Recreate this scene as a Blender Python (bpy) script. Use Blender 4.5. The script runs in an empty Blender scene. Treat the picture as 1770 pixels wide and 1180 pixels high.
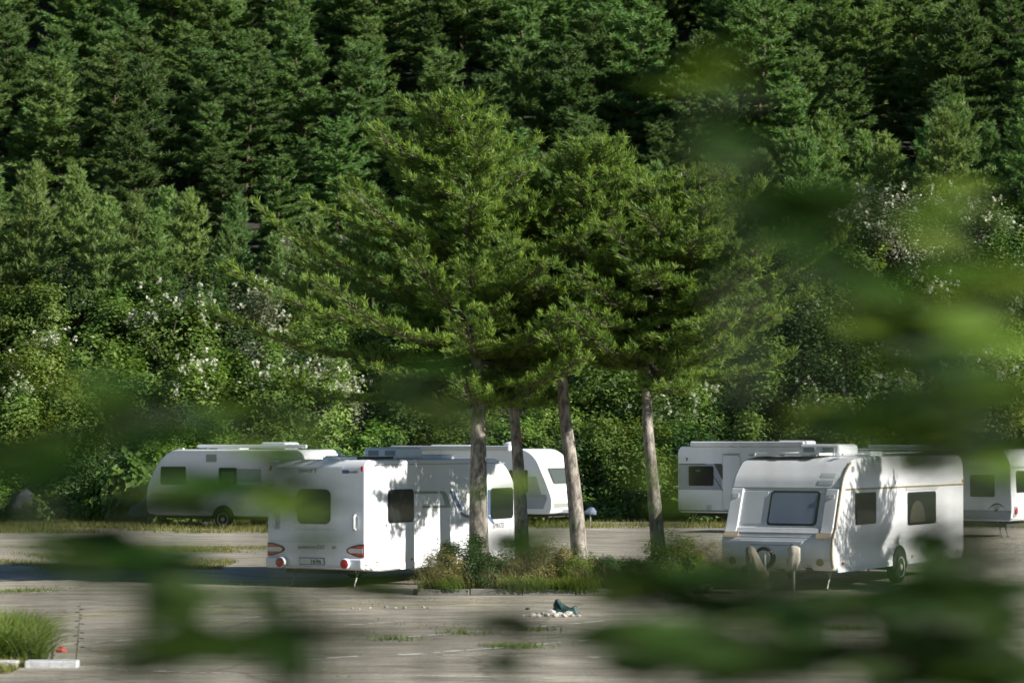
import bpy, math, random
import numpy as np
from mathutils import Vector, Matrix, Euler
PI = math.pi
sc = bpy.context.scene
COL = sc.collection
# ------------------------------------------------------------------ camera
FPX, HOR, CAMH = 4180.0, 767.0, 2.8          # focal length and horizon in pixels of the 1770x1180 frame
cam_d = bpy.data.cameras.new('camera')
cam_d.sensor_width = 36.0
cam_d.lens = FPX / 1770 * 36.0
cam_d.clip_end = 3000
cam = bpy.data.objects.new('camera', cam_d)
COL.objects.link(cam)
cam.location = (0, 0, CAMH)
cam.rotation_euler = (PI/2 + math.atan((HOR-590)/FPX), 0, 0)
cam_d.dof.use_dof = True
cam_d.dof.focus_distance = 57
cam_d.dof.aperture_fstop = 3.4
cam_d.dof.aperture_ratio = 0.36
sc.camera = cam
# ------------------------------------------------------------------ sky and sun
SUN_AZ, SUN_EL = math.radians(66), math.radians(25.5)   # azimuth from -Y (towards the camera) to +X
world = bpy.data.worlds.new('World')
sc.world = world
world.use_nodes = True
nt = world.node_tree
sky = nt.nodes.new('ShaderNodeTexSky')
sky.sky_type = 'NISHITA'
sky.sun_disc = False
sky.sun_elevation = SUN_EL
sky.sun_rotation = PI - SUN_AZ
sky.air_density = 1.0
sky.dust_density = 0.1
sky.ozone_density = 3.0
nt.links.new(sky.outputs[0], nt.nodes['Background'].inputs[0])
nt.nodes['Background'].inputs[1].default_value = 0.05
sd = bpy.data.lights.new('sun', 'SUN')
sd.energy = 5.0
sd.angle = math.radians(0.53)
sd.color = (1.0, 0.96, 0.89)
sun = bpy.data.objects.new('sun', sd)
COL.objects.link(sun)
to_sun = Vector((math.sin(SUN_AZ)*math.cos(SUN_EL), -math.cos(SUN_AZ)*math.cos(SUN_EL), math.sin(SUN_EL)))
sun.rotation_euler = (-to_sun).to_track_quat('-Z', 'Y').to_euler()
sun.location = (20, -10, 30)
sc.view_settings.view_transform = 'Standard'
sc.view_settings.look = 'None'
sc.view_settings.exposure = 0.95
sc.view_settings.gamma = 1.0
sc.render.engine = 'CYCLES'
sc.cycles.max_bounces = 6
sc.cycles.diffuse_bounces = 3
sc.cycles.glossy_bounces = 2
sc.cycles.transmission_bounces = 3
sc.cycles.transparent_max_bounces = 6
sc.cycles.use_adaptive_sampling = True
sc.cycles.adaptive_threshold = 0.012
sc.cycles.caustics_reflective = False
sc.cycles.caustics_refractive = False
sc.cycles.sample_clamp_indirect = 4.0
sc.cycles.use_denoising = True

# ------------------------------------------------------------------ helpers
def ground_at(px, py):
    D = FPX*CAMH/(py-HOR)
    return Vector(((px-885)/FPX*D, D, 0))
def at(px, py, D):
    return Vector(((px-885)/FPX*D, D, CAMH-(py-HOR)/FPX*D))
def link(o, parent=None):
    COL.objects.link(o)
    if parent is not None: o.parent = parent
    return o
def tag(o, label=None, cat=None, group=None, kind=None):
    if label: o['label'] = label
    if cat: o['category'] = cat
    if group: o['group'] = group
    if kind: o['kind'] = kind
    return o
def empty(name, loc=(0,0,0), rz=0, label=None, cat=None, group=None, kind=None):
    o = bpy.data.objects.new(name, None); o.empty_display_size = .2
    link(o); o.location = loc; o.rotation_euler = (0,0,rz)
    return tag(o, label, cat, group, kind)
def mesh_np(name, V, F, mat, tint=None, smooth=False):
    """numpy mesh: V (n,3), F (m,k)"""
    me = bpy.data.meshes.new(name)
    V = np.ascontiguousarray(V, dtype=np.float32); F = np.ascontiguousarray(F, dtype=np.int32)
    m, k = F.shape
    me.vertices.add(len(V)); me.vertices.foreach_set('co', V.ravel())
    me.loops.add(m*k); me.loops.foreach_set('vertex_index', F.ravel())
    me.polygons.add(m); me.polygons.foreach_set('loop_start', np.arange(0, m*k, k, dtype=np.int32))
    if smooth: me.polygons.foreach_set('use_smooth', np.ones(m, dtype=bool))
    if tint is not None:
        a = me.attributes.new('tint', 'FLOAT', 'POINT'); a.data.foreach_set('value', np.ascontiguousarray(tint, dtype=np.float32))
    me.update(calc_edges=True)
    if mat: me.materials.append(mat)
    return me
def obj(name, me, parent=None):
    return link(bpy.data.objects.new(name, me), parent)
class MB:
    def __init__(s): s.v=[]; s.f=[]
    def add(s, vs, fs):
        b=len(s.v); s.v += [tuple(v) for v in vs]; s.f += [tuple(i+b for i in f) for f in fs]; return s
    def box(s, c, d, M=None):
        x,y,z=[q/2 for q in d]; vs=[]
        for sx in (-1,1):
            for sy in (-1,1):
                for sz in (-1,1):
                    p=Vector((sx*x,sy*y,sz*z))
                    if M: p = M @ p
                    vs.append(p+Vector(c))
        return s.add(vs,[(0,1,3,2),(4,6,7,5),(0,4,5,1),(2,3,7,6),(0,2,6,4),(1,5,7,3)])
    def tube(s, pts, rads, n=8, cap=True):
        pts=[Vector(p) for p in pts]; rings=[]; vs=[]; fs=[]
        if not isinstance(rads,(list,tuple,np.ndarray)): rads=[rads]*len(pts)
        ref=None
        for i,p in enumerate(pts):
            t=(pts[min(i+1,len(pts)-1)]-pts[max(i-1,0)]).normalized()
            if ref is None: ref = Vector((1,0,0)) if abs(t.x)<.8 else Vector((0,1,0))
            a=(ref-t*ref.dot(t)).normalized(); b=t.cross(a); ref=a
            for k in range(n):
                q=2*PI*k/n; vs.append(p+(a*math.cos(q)+b*math.sin(q))*rads[i])
        for i in range(len(pts)-1):
            for k in range(n):
                k2=(k+1)%n; fs.append((i*n+k,i*n+k2,(i+1)*n+k2,(i+1)*n+k))
        if cap: fs.append(tuple(range(n-1,-1,-1))); fs.append(tuple((len(pts)-1)*n+k for k in range(n)))
        return s.add(vs,fs)
    def lathe(s, prof, c, axis='x', n=28):
        """prof: (r, h) along axis, closed at both ends"""
        vs=[]; fs=[]; m=len(prof)
        for r,h in prof:
            for k in range(n):
                q=2*PI*k/n; a,b=r*math.cos(q),r*math.sin(q)
                p={'x':(h,a,b),'y':(a,h,b),'z':(a,b,h)}[axis]; vs.append(Vector(p)+Vector(c))
        for i in range(m-1):
            for k in range(n):
                k2=(k+1)%n; fs.append((i*n+k,i*n+k2,(i+1)*n+k2,(i+1)*n+k))
        fs.append(tuple(range(n-1,-1,-1))); fs.append(tuple((m-1)*n+k for k in range(n)))
        return s.add(vs,fs)
    def build(s, name, mat, parent=None, bevel=0, seg=2, smooth=False, angle=35):
        me=bpy.data.meshes.new(name); me.from_pydata(s.v,[],s.f); me.materials.append(mat)
        if smooth or bevel:
            me.polygons.foreach_set('use_smooth',[True]*len(me.polygons))
            if smooth and not bevel:
                me.set_sharp_from_angle(angle=math.radians(angle))
        o=obj(name,me,parent)
        if bevel:
            md=o.modifiers.new('bevel','BEVEL'); md.width=bevel; md.segments=seg; md.limit_method='ANGLE'
            md.angle_limit=math.radians(angle); md.harden_normals=True
        return o
def sm(a,b,x):
    t=np.clip((x-a)/(b-a),0,1); return t*t*(3-2*t)
def fillet(pts, rad, k=7):
    out=[]; n=len(pts)
    for i,(p,r) in enumerate(zip(pts,rad)):
        p=Vector(p)
        if r<=0: out.append(tuple(p)); continue
        a=(Vector(pts[i-1])-p); b=(Vector(pts[(i+1)%n])-p)
        d=min(r,a.length*.49,b.length*.49); A=p+a.normalized()*d; B=p+b.normalized()*d
        for j in range(k+1):
            t=j/k; out.append(tuple(A*(1-t)**2+p*2*t*(1-t)+B*t*t))
    return out

# ------------------------------------------------------------------ materials
def new_mat(name):
    m=bpy.data.materials.new(name); m.use_nodes=True
    return m, m.node_tree.nodes, m.node_tree.links, m.node_tree.nodes['Principled BSDF']
def simple(name, col, rough=.5, metal=0, spec=.5, noise=0, scale=8, col2=None, bump=0, stretch=(1,1,1), coat=0):
    m,N,L,b=new_mat(name)
    b.inputs['Base Color'].default_value=(*col,1); b.inputs['Roughness'].default_value=rough
    b.inputs['Metallic'].default_value=metal; b.inputs['Specular IOR Level'].default_value=spec
    b.inputs['Coat Weight'].default_value=coat
    if noise or bump:
        tc=N.new('ShaderNodeTexCoord'); mp=N.new('ShaderNodeMapping'); mp.inputs['Scale'].default_value=stretch
        L.new(tc.outputs['Object'],mp.inputs[0])
        nz=N.new('ShaderNodeTexNoise'); nz.inputs['Scale'].default_value=scale; nz.inputs['Detail'].default_value=5; nz.inputs['Roughness'].default_value=.65
        L.new(mp.outputs[0],nz.inputs['Vector'])
        if noise:
            r=N.new('ShaderNodeValToRGB'); r.color_ramp.elements[0].position=.5-noise; r.color_ramp.elements[1].position=.5+noise
            r.color_ramp.elements[0].color=(*(col2 or [c*.6 for c in col]),1); r.color_ramp.elements[1].color=(*col,1)
            L.new(nz.outputs['Fac'],r.inputs[0]); L.new(r.outputs[0],b.inputs['Base Color'])
        if bump:
            bp=N.new('ShaderNodeBump'); bp.inputs['Strength'].default_value=bump; bp.inputs['Distance'].default_value=.02
            L.new(nz.outputs['Fac'],bp.inputs['Height']); L.new(bp.outputs[0],b.inputs['Normal'])
    return m
def leafmat(name, c0, c1, trans=.35, tcol=None, rough=.5, objvar=.25, hue=.0, spec=.3):
    """leaf surface: tint attribute blends c0 -> c1, a share of the light passes through"""
    m,N,L,b=new_mat(name); out=N['Material Output']
    at_=N.new('ShaderNodeAttribute'); at_.attribute_name='tint'
    mx=N.new('ShaderNodeMix'); mx.data_type='RGBA'; mx.inputs['A'].default_value=(*c0,1); mx.inputs['B'].default_value=(*c1,1)
    L.new(at_.outputs['Fac'],mx.inputs['Factor'])
    oi=N.new('ShaderNodeObjectInfo'); hs=N.new('ShaderNodeHueSaturation')
    mr=N.new('ShaderNodeMapRange'); mr.inputs['To Min'].default_value=1-objvar; mr.inputs['To Max'].default_value=1+objvar
    L.new(oi.outputs['Random'],mr.inputs['Value']); L.new(mr.outputs[0],hs.inputs['Value'])
    if hue:
        wn=N.new('ShaderNodeTexWhiteNoise'); wn.noise_dimensions='1D'; L.new(oi.outputs['Random'],wn.inputs['W'])
        mr2=N.new('ShaderNodeMapRange'); mr2.inputs['To Min'].default_value=.5-hue; mr2.inputs['To Max'].default_value=.5+hue
        L.new(wn.outputs['Value'],mr2.inputs['Value']); L.new(mr2.outputs[0],hs.inputs['Hue'])
    L.new(mx.outputs['Result'],hs.inputs['Color'])
    L.new(hs.outputs[0],b.inputs['Base Color']); b.inputs['Roughness'].default_value=rough; b.inputs['Specular IOR Level'].default_value=spec
    tr=N.new('ShaderNodeBsdfTranslucent')
    if tcol:
        mm=N.new('ShaderNodeMix'); mm.data_type='RGBA'; mm.blend_type='MULTIPLY'; mm.inputs['Factor'].default_value=1
        mm.inputs['B'].default_value=(*tcol,1); L.new(hs.outputs[0],mm.inputs['A']); L.new(mm.outputs['Result'],tr.inputs['Color'])
    else: L.new(hs.outputs[0],tr.inputs['Color'])
    ms=N.new('ShaderNodeMixShader'); ms.inputs[0].default_value=trans
    L.new(b.outputs[0],ms.inputs[1]); L.new(tr.outputs[0],ms.inputs[2]); L.new(ms.outputs[0],out.inputs['Surface'])
    return m
def glassmat(name, tint, clear=.5):
    m,N,L,b=new_mat(name); out=N['Material Output']
    b.inputs['Base Color'].default_value=(*tint,1); b.inputs['Roughness'].default_value=.04; b.inputs['Specular IOR Level'].default_value=.6
    t=N.new('ShaderNodeBsdfTransparent'); t.inputs[0].default_value=(.75,.8,.78,1)
    ms=N.new('ShaderNodeMixShader'); ms.inputs[0].default_value=clear
    L.new(b.outputs[0],ms.inputs[1]); L.new(t.outputs[0],ms.inputs[2]); L.new(ms.outputs[0],out.inputs['Surface'])
    return m
M={}
M['white']=simple('white_gelcoat',(.80,.81,.82),.32,noise=.22,scale=1.6,col2=(.73,.74,.75),stretch=(2,2,.35),coat=.3)
M['white2']=simple('grey_white_panel',(.70,.72,.74),.38,noise=.25,scale=1.5,col2=(.58,.60,.62),stretch=(2,2,.3))
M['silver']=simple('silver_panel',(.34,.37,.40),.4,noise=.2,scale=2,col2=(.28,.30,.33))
M['dkpanel']=simple('charcoal_panel',(.05,.055,.06),.4)
M['midgrey']=simple('grey_trim',(.30,.31,.31),.45)
M['rubber']=simple('black_rubber',(.012,.012,.013),.6)
M['inside']=simple('dark_interior',(.02,.022,.02),.8)
M['blindgrey']=simple('pale_blind',(.50,.52,.54),.7)
M['curtain']=simple('beige_curtain',(.42,.33,.24),.9)
M['glass']=glassmat('tinted_glass',(.012,.016,.015),.45)
M['glass_sky']=glassmat('sky_reflection_glass',(.20,.25,.34),.10)  # blue-grey base colour stands in for the sky mirrored in the pane
M['red']=simple('red_lens',(.45,.015,.012),.2)
M['redpale']=simple('faded_red_lens',(.50,.13,.08),.25)
M['clear']=simple('clear_lens',(.62,.60,.55),.15)
M['amber']=simple('amber_lens',(.6,.25,.05),.2)
M['stripeblue']=simple('blue_decal',(.10,.15,.28),.4)
M['stripegrey']=simple('olive_grey_decal',(.27,.29,.25),.45)
M['stripelight']=simple('light_grey_decal',(.52,.55,.55),.45)
M['gold']=simple('gold_brown_decal',(.28,.215,.11),.45)
M['ink']=simple('dark_print',(.05,.055,.05),.5)
M['orange']=simple('orange_print',(.55,.16,.05),.5)
M['plate']=simple('plate_white',(.66,.68,.66),.4)
M['steel']=simple('galvanised_steel',(.42,.42,.40),.42,metal=.7,noise=.2,scale=14,col2=(.25,.25,.24))
M['chassis']=simple('dark_chassis',(.03,.03,.03),.7)
M['tyre']=simple('tyre_rubber',(.018,.018,.018),.85)
M['rim']=simple('cream_steel_rim',(.48,.46,.40),.4,metal=.2)
M['solar']=simple('solar_cells',(.012,.018,.04),.12)
M['khaki']=simple('khaki_canvas',(.22,.20,.15),.9,noise=.2,scale=12,col2=(.14,.125,.09),bump=.4)
M['offwhite']=simple('off_white_cloth',(.62,.58,.50),.9,noise=.2,scale=10,col2=(.48,.44,.36),bump=.4)
M['bluecloth']=simple('slate_blue_cover',(.13,.17,.24),.75,noise=.2,scale=6,col2=(.09,.12,.17),bump=.3)
M['greencloth']=simple('dark_green_sheet',(.018,.05,.04),.45,noise=.2,scale=9,col2=(.01,.025,.022),bump=.5)
M['kerb']=simple('concrete_kerb',(.22,.21,.185),.85,noise=.25,scale=9,col2=(.12,.115,.10),bump=.4)  # concrete tone darkened to carry the shade on the kerb's front
M['kerbwhite']=simple('white_painted_kerb',(.66,.67,.68),.7,noise=.16,scale=14,col2=(.42,.42,.41),bump=.3)
M['pebble']=simple('pale_stone',(.42,.40,.35),.85,noise=.2,scale=20,col2=(.30,.285,.25))
M['boulder']=simple('shade_toned_boulder',(.055,.065,.08),.85,noise=.22,scale=4,col2=(.035,.04,.05),bump=.5)  # dim blue-grey base carries the shade the boulder lies in
M['redlitter']=simple('red_plastic',(.38,.07,.05),.5)
M['bark']=simple('pine_bark',(.33,.295,.25),.92,noise=.10,scale=11,col2=(.10,.085,.07),bump=1.0,stretch=(1,1,.4))
M['barkdark']=simple('dark_twig_bark',(.13,.105,.08),.92,noise=.15,scale=9,col2=(.05,.042,.034),bump=.5)
M['barkred']=simple('reddish_pine_bark',(.10,.075,.055),.92,noise=.2,scale=5,col2=(.08,.055,.04),bump=.6)
M['barkgrey']=simple('grey_shrub_bark',(.20,.175,.13),.9,noise=.2,scale=8,col2=(.11,.09,.07))
M['redpaint']=simple('red_paint_mark',(.45,.07,.04),.8)
M['soil']=simple('dark_hill_soil',(.030,.030,.016),.95,noise=.2,scale=.6,col2=(.014,.020,.008),bump=.4)
M['needle']=leafmat('tall_pine_needles',(.046,.118,.022),(.245,.34,.06),.42,(1.05,1.1,.5),.5,.08)  # one random tint range for all needles of the tall pines
M['fneedle']=leafmat('forest_pine_needles',(.072,.148,.044),(.185,.27,.078),.42,(1.0,1.1,.6),.6,.34,.014)
M['yneedle']=leafmat('young_pine_needles',(.11,.20,.062),(.22,.31,.09),.40,(1.0,1.1,.6),.55,.2,.02)
M['leafbright']=leafmat('bright_shrub_leaf',(.07,.15,.030),(.22,.31,.07),.40,(1.1,1.15,.5),.45,.2,.012)
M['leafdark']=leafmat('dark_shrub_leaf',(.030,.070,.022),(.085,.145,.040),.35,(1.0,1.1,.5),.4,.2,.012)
M['leafyellow']=leafmat('yellow_green_shrub_leaf',(.12,.19,.028),(.27,.33,.065),.40,(1.1,1.05,.5),.5,.15)
M['leafpale']=leafmat('pale_silvery_leaf',(.11,.15,.07),(.36,.37,.25),.35,(1,1.05,.7),.5,.15)
M['blossom']=leafmat('white_blossom',(.34,.37,.24),(.60,.60,.47),.30,None,.7,.08)
M['drybloom']=leafmat('pinkish_dry_blossom',(.20,.165,.12),(.44,.38,.30),.30,None,.7,.05)
M['grass']=leafmat('lot_grass',(.085,.12,.025),(.27,.25,.075),.40,(1.1,1.05,.5),.6,.0)
M['grassdry']=leafmat('dry_tall_grass',(.14,.15,.045),(.42,.36,.15),.40,(1.05,1,.6),.65,.0)
M['grassgreen']=leafmat('lush_grass',(.05,.11,.02),(.21,.27,.05),.42,(1.1,1.1,.5),.55,.0)
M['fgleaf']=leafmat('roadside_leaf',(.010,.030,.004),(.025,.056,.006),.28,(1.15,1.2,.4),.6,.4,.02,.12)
M['fgleafyellow']=leafmat('yellowish_roadside_leaf',(.085,.17,.016),(.15,.21,.026),.45,(1.15,1.1,.4),.6,.3,.015,.12)
M['twig']=simple('green_brown_twig',(.028,.040,.014),.8)

def asphalt():
    m,N,L,b=new_mat('worn_pale_asphalt')
    tc=N.new('ShaderNodeTexCoord')
    def nz(scale,det=5,rough=.6,st=(1,1,1)):
        mp=N.new('ShaderNodeMapping'); mp.inputs['Scale'].default_value=st; L.new(tc.outputs['Object'],mp.inputs[0])
        n=N.new('ShaderNodeTexNoise'); n.inputs['Scale'].default_value=scale; n.inputs['Detail'].default_value=det; n.inputs['Roughness'].default_value=rough
        L.new(mp.outputs[0],n.inputs['Vector']); return n
    def ramp(src,p0,c0,p1,c1):
        r=N.new('ShaderNodeValToRGB'); r.color_ramp.elements[0].position=p0; r.color_ramp.elements[1].position=p1
        r.color_ramp.elements[0].color=(*c0,1); r.color_ramp.elements[1].color=(*c1,1); L.new(src,r.inputs[0]); return r
    def mix(a,bb,f,mode='MIX'):
        x=N.new('ShaderNodeMix'); x.data_type='RGBA'; x.blend_type=mode
        if isinstance(f,float): x.inputs['Factor'].default_value=f
        else: L.new(f,x.inputs['Factor'])
        L.new(a,x.inputs['A']); L.new(bb,x.inputs['B']); return x.outputs['Result']
    big=ramp(nz(.16,4,.6).outputs['Fac'],.35,(.29,.262,.21),.68,(.46,.42,.345))
    mid=ramp(nz(1.3,6,.7,(.45,1.3,1)).outputs['Fac'],.36,(.52,.52,.50),.62,(1.06,1.05,1.03))
    c=mix(big.outputs[0],mid.outputs[0],1.0,'MULTIPLY')
    fine=ramp(nz(26,3,.7).outputs['Fac'],.34,(.62,.62,.6),.62,(1.15,1.14,1.1))
    c=mix(c,fine.outputs[0],1.0,'MULTIPLY')
    v=N.new('ShaderNodeTexVoronoi'); v.feature='DISTANCE_TO_EDGE'; v.inputs['Scale'].default_value=.33
    wob=nz(1.6,4); add=N.new('ShaderNodeVectorMath'); add.operation='ADD'
    sc_=N.new('ShaderNodeVectorMath'); sc_.operation='SCALE'; sc_.inputs['Scale'].default_value=.5
    L.new(wob.outputs['Color'],sc_.inputs[0]); L.new(tc.outputs['Object'],add.inputs[0]); L.new(sc_.outputs[0],add.inputs[1]); L.new(add.outputs[0],v.inputs['Vector'])
    crack=ramp(v.outputs['Distance'],.006,(.25,.25,.2),.02,(1,1,1))
    c=mix(c,crack.outputs[0],.40,'MULTIPLY')
    sp=ramp(nz(9,2,.5,(.6,1.2,1)).outputs['Fac'],.68,(0,0,0),.74,(1,1,1))
    pale=N.new('ShaderNodeRGB'); pale.outputs[0].default_value=(.45,.43,.37,1)
    c=mix(c,pale.outputs[0],sp.outputs[0])
    L.new(c,b.inputs['Base Color']); b.inputs['Roughness'].default_value=.85
    bp=N.new('ShaderNodeBump'); bp.inputs['Strength'].default_value=.5; bp.inputs['Distance'].default_value=.03
    L.new(nz(7,6,.75).outputs['Fac'],bp.inputs['Height']); L.new(bp.outputs[0],b.inputs['Normal'])
    return m
M['asphalt']=asphalt()
def paint(name,col,wear):
    m,N,L,b=new_mat(name); out=N['Material Output']
    b.inputs['Base Color'].default_value=(*col,1); b.inputs['Roughness'].default_value=.7
    tc=N.new('ShaderNodeTexCoord'); n=N.new('ShaderNodeTexNoise'); n.inputs['Scale'].default_value=3.2; n.inputs['Detail'].default_value=6; n.inputs['Roughness'].default_value=.75
    L.new(tc.outputs['Object'],n.inputs['Vector'])
    r=N.new('ShaderNodeValToRGB'); r.color_ramp.elements[0].position=wear-.03; r.color_ramp.elements[1].position=wear+.07
    L.new(n.outputs['Fac'],r.inputs[0]); t=N.new('ShaderNodeBsdfTransparent'); ms=N.new('ShaderNodeMixShader')
    L.new(r.outputs[0],ms.inputs[0]); L.new(t.outputs[0],ms.inputs[1]); L.new(b.outputs[0],ms.inputs[2]); L.new(ms.outputs[0],out.inputs['Surface'])
    return m
M['pwhite']=paint('worn_white_paint',(.62,.60,.55),.47)
M['pyellow']=paint('worn_yellow_paint',(.48,.42,.08),.44)

# ------------------------------------------------------------------ terrain
def terrain(X,D):
    X=np.asarray(X,float); D=np.asarray(D,float)
    z=np.where(D<88,0,np.where(D<104,(D-88)/16*7.2,np.where(D<124,7.2+(D-104)/20*3.2,10.4+(D-124)*.55)))
    z=z+3.0*sm(4,15,X)*sm(88,101,D)
    z=z+sm(90,110,D)*(.5*np.sin(X*.31+1)+.5*np.sin(D*.23+X*.17))
    z=z+sm(118,150,D)*7.0*sm(22,46,X)            # added spur on the right, raised to shade the upper-right forest
    return z
def th(x,y): return float(terrain(x,y))
g=MB().add([(-900,-400,0),(900,-400,0),(900,900,0),(-900,900,0)],[(0,1,2,3)]).build('ground',M['soil']); tag(g,kind='structure')
p=MB().add([(-120,-30,.004),(120,-30,.004),(120,83.2,.004),(-120,83.2,.004)],[(0,1,2,3)]).build('parking_lot',M['asphalt']); tag(p,kind='structure')
xs=np.linspace(-130,130,131); ys=np.concatenate([np.linspace(84,130,47),np.linspace(132,420,97)])
GX,GY=np.meshgrid(xs,ys); GZ=terrain(GX,GY)-.03; GZ[0]-=.3
V=np.stack([GX,GY,GZ],-1).reshape(-1,3); nx=len(xs)
ii,jj=np.meshgrid(np.arange(len(ys)-1),np.arange(nx-1),indexing='ij'); a=(ii*nx+jj).ravel()
hill=obj('hillside',mesh_np('hillside',V,np.stack([a,a+1,a+nx+1,a+nx],-1),M['soil'],smooth=True)); tag(hill,kind='structure')

# painted bay lines on the lot
def gline(name,mat,p0,p1,w,z=.008):
    a=Vector(p0); b=Vector(p1); n=(b-a).normalized().cross(Vector((0,0,1)))*w/2; up=Vector((0,0,z))
    k=14; vs=[]; fs=[]
    for i in range(k+1):
        c=a.lerp(b,i/k)+up; j=1+.12*math.sin(i*2.3+a.x); vs+= [c-n*j,c+n*j]
        if i: fs.append((2*i-2,2*i-1,2*i+1,2*i))
    o=MB().add(vs,fs).build(name,mat); tag(o,kind='structure'); return o
for q in [((600,1079),(748,1068)),((640,1103),(832,1090)),((880,1086),(1045,1071)),((690,1130),(872,1117)),((905,1114),(1110,1097)),
          ((163,1109),(350,1094)),((360,1071),(455,1064)),((1020,1135),(1190,1126)),((1285,1114),(1545,1094)),((1400,1143),(1560,1132)),
          ((470,1142),(620,1132)),((80,1140),(190,1132)),((1100,1068),(1240,1062)),((310,1050),(420,1045))]:
    gline('bay_line',M['pwhite'],ground_at(*q[0]),ground_at(*q[1]),.11)
for q in [((690,1129),(1085,1134)),((1085,1134),(1180,1129)),((180,1155),(290,1157)),((600,1163),(960,1170)),((600,1166),(240,1158)),((0,933),(330,933)),((1010,1036),(900,1037))]:
    gline('bay_line',M['pwhite'],ground_at(*q[0]),ground_at(*q[1]),.09,.0085)
for q in [((60,1067),(245,1057)),((300,1056),(610,1047)),((610,1047),(885,1040))]:
    gline('yellow_line',M['pyellow'],ground_at(*q[0]),ground_at(*q[1]),.12,.0095)

# ------------------------------------------------------------------ caravans
def fside(w): return lambda u,v,n: (w/2+n,u,v)
def fend(yf): return lambda u,v,n: (u,yf(v)-n,v)
def rr(u0,u1,v0,v1,r=.06,k=4,skew=0,extra=0):
    """rows (v, left, right) of a rounded rectangle"""
    rows=[]; r=min(r,(v1-v0)/2.01,(u1-u0)/2.01)
    vs=[v0+r*(1-math.cos(PI/2*i/k)) for i in range(k+1)]
    ins=[r*(1-math.sin(PI/2*i/k)) for i in range(k+1)]
    mids=[v0+r+(v1-v0-2*r)*i/(extra+1) for i in range(1,extra+1)]
    allr=list(zip(vs,ins))+[(m,0) for m in mids]+[(v1-(v-v0),i) for v,i in reversed(list(zip(vs,ins)))]
    return [(v,u0+i+skew*(v-v0),u1-i+skew*(v-v0)) for v,i in allr]
def plate(f,rows,t,back=-.012):
    mb=MB(); vs=[]; fs=[]
    for v,l,r in rows: vs += [f(l,v,t),f(r,v,t),f(l,v,back),f(r,v,back)]
    m=len(rows)
    for i in range(m-1):
        a=4*i; b=a+4
        fs += [(a,a+1,b+1,b),(a+2,a,b,b+2),(a+1,a+3,b+3,b+1)]
    fs += [(0,2,3,1),(4*m-4,4*m-3,4*m-1,4*m-2)]
    return mb.add(vs,fs)
def window(root,f,u0,u1,v0,v1,r=.07,glass='glass',curtain=None,skew=0,blind=None,extra=0,frame='rubber',fw=.035):
    w=plate(f,rr(u0,u1,v0,v1,r,skew=skew,extra=extra),.016).build('window',M[frame],root)
    plate(f,rr(u0+fw,u1-fw,v0+fw,v1-fw,r*.7,skew=skew,extra=extra),.019,.0).build('interior',M['inside'],w)
    if blind: plate(f,rr(*blind,.03,extra=extra,skew=skew),.0225,.0).build('blind',M['blindgrey'],w)
    if curtain:
        cu,cv,cw,ch=curtain
        plate(f,[(cv+ch*q,cu-cw*math.sqrt(max(0,1-q**2.2)),cu+cw*math.sqrt(max(0,1-q**2.2))) for q in (0,.15,.3,.45,.6,.72,.82,.9,.96,.99)],.023,.0).build('curtain',M['curtain'],w)
    plate(f,rr(u0+fw*.8,u1-fw*.8,v0+fw*.8,v1-fw*.8,r*.7,skew=skew,extra=extra),.030,.025).build('pane',M[glass],w)
    return w
def polyplate(f,pts,t,back=-.004):
    n=len(pts); vs=[f(u,v,t) for u,v in pts]+[f(u,v,back) for u,v in pts]
    fs=[tuple(range(n)),tuple(range(2*n-1,n-1,-1))]+[((i+1)%n,i,n+i,n+(i+1)%n) for i in range(n)]
    return MB().add(vs,fs)
def text(root,s,size,loc,where,mat,name='lettering',extr=.002,shear=0,sx=1.0):
    c=bpy.data.curves.new(name,'FONT'); c.body=s; c.size=size; c.extrude=extr; c.shear=shear; c.align_x='LEFT'; c.resolution_u=3
    tmp=bpy.data.objects.new('tmp',c); COL.objects.link(tmp); bpy.context.view_layer.update()
    me=bpy.data.meshes.new_from_object(tmp.evaluated_get(bpy.context.evaluated_depsgraph_get())); bpy.data.objects.remove(tmp); bpy.data.curves.remove(c)
    me.materials.clear(); me.materials.append(M[mat]); o=obj(name,me,root); o.location=loc
    o.rotation_euler=(PI/2,0,0) if where=='end' else (PI/2,0,PI/2); o.scale=(sx,1,1)
    return o
def profile_y(prof):
    """first (near-end) face of a (y,z) outline: y as a function of z"""
    half=[p for p in prof]; 
    def f(z):
        best=None
        n=len(half)
        for i in range(n):
            (y0,z0),(y1,z1)=half[i],half[(i+1)%n]
            if min(z0,z1)<=z<=max(z0,z1) and abs(z1-z0)>1e-6:
                y=y0+(y1-y0)*(z-z0)/(z1-z0)
                if best is None or y<best: best=y
        return best if best is not None else 0
    return f
def wheel(root,x,y,r=.32,wid=.19):
    s=1 if x>0 else -1
    t=MB().lathe([(r*.62,-wid/2),(r*.93,-wid/2),(r,-wid*.36),(r,wid*.36),(r*.93,wid/2),(r*.62,wid/2)],(x,y,r),'x').build('tyre',M['tyre'],None,smooth=True)
    wh=t; wh.name='wheel'; wh.parent=root
    c=x+s*wid*.42
    MB().lathe([(r*.64,c-.02),(r*.66,c+s*.03),(r*.58,c+s*.02),(r*.5,c-s*.03),(r*.22,c-s*.015),(r*.19,c+s*.035),(r*.02,c+s*.04)],(0,y,r),'x').build('rim',M['rim'],wh,smooth=True)
    for k in range(5):
        q=2*PI*k/5; MB().box((c-s*.012,y+math.cos(q)*r*.36,r+math.sin(q)*r*.36),(.03,.05,.05)).build('rim_slot',M['rubber'],wh)
    return wh
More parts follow.
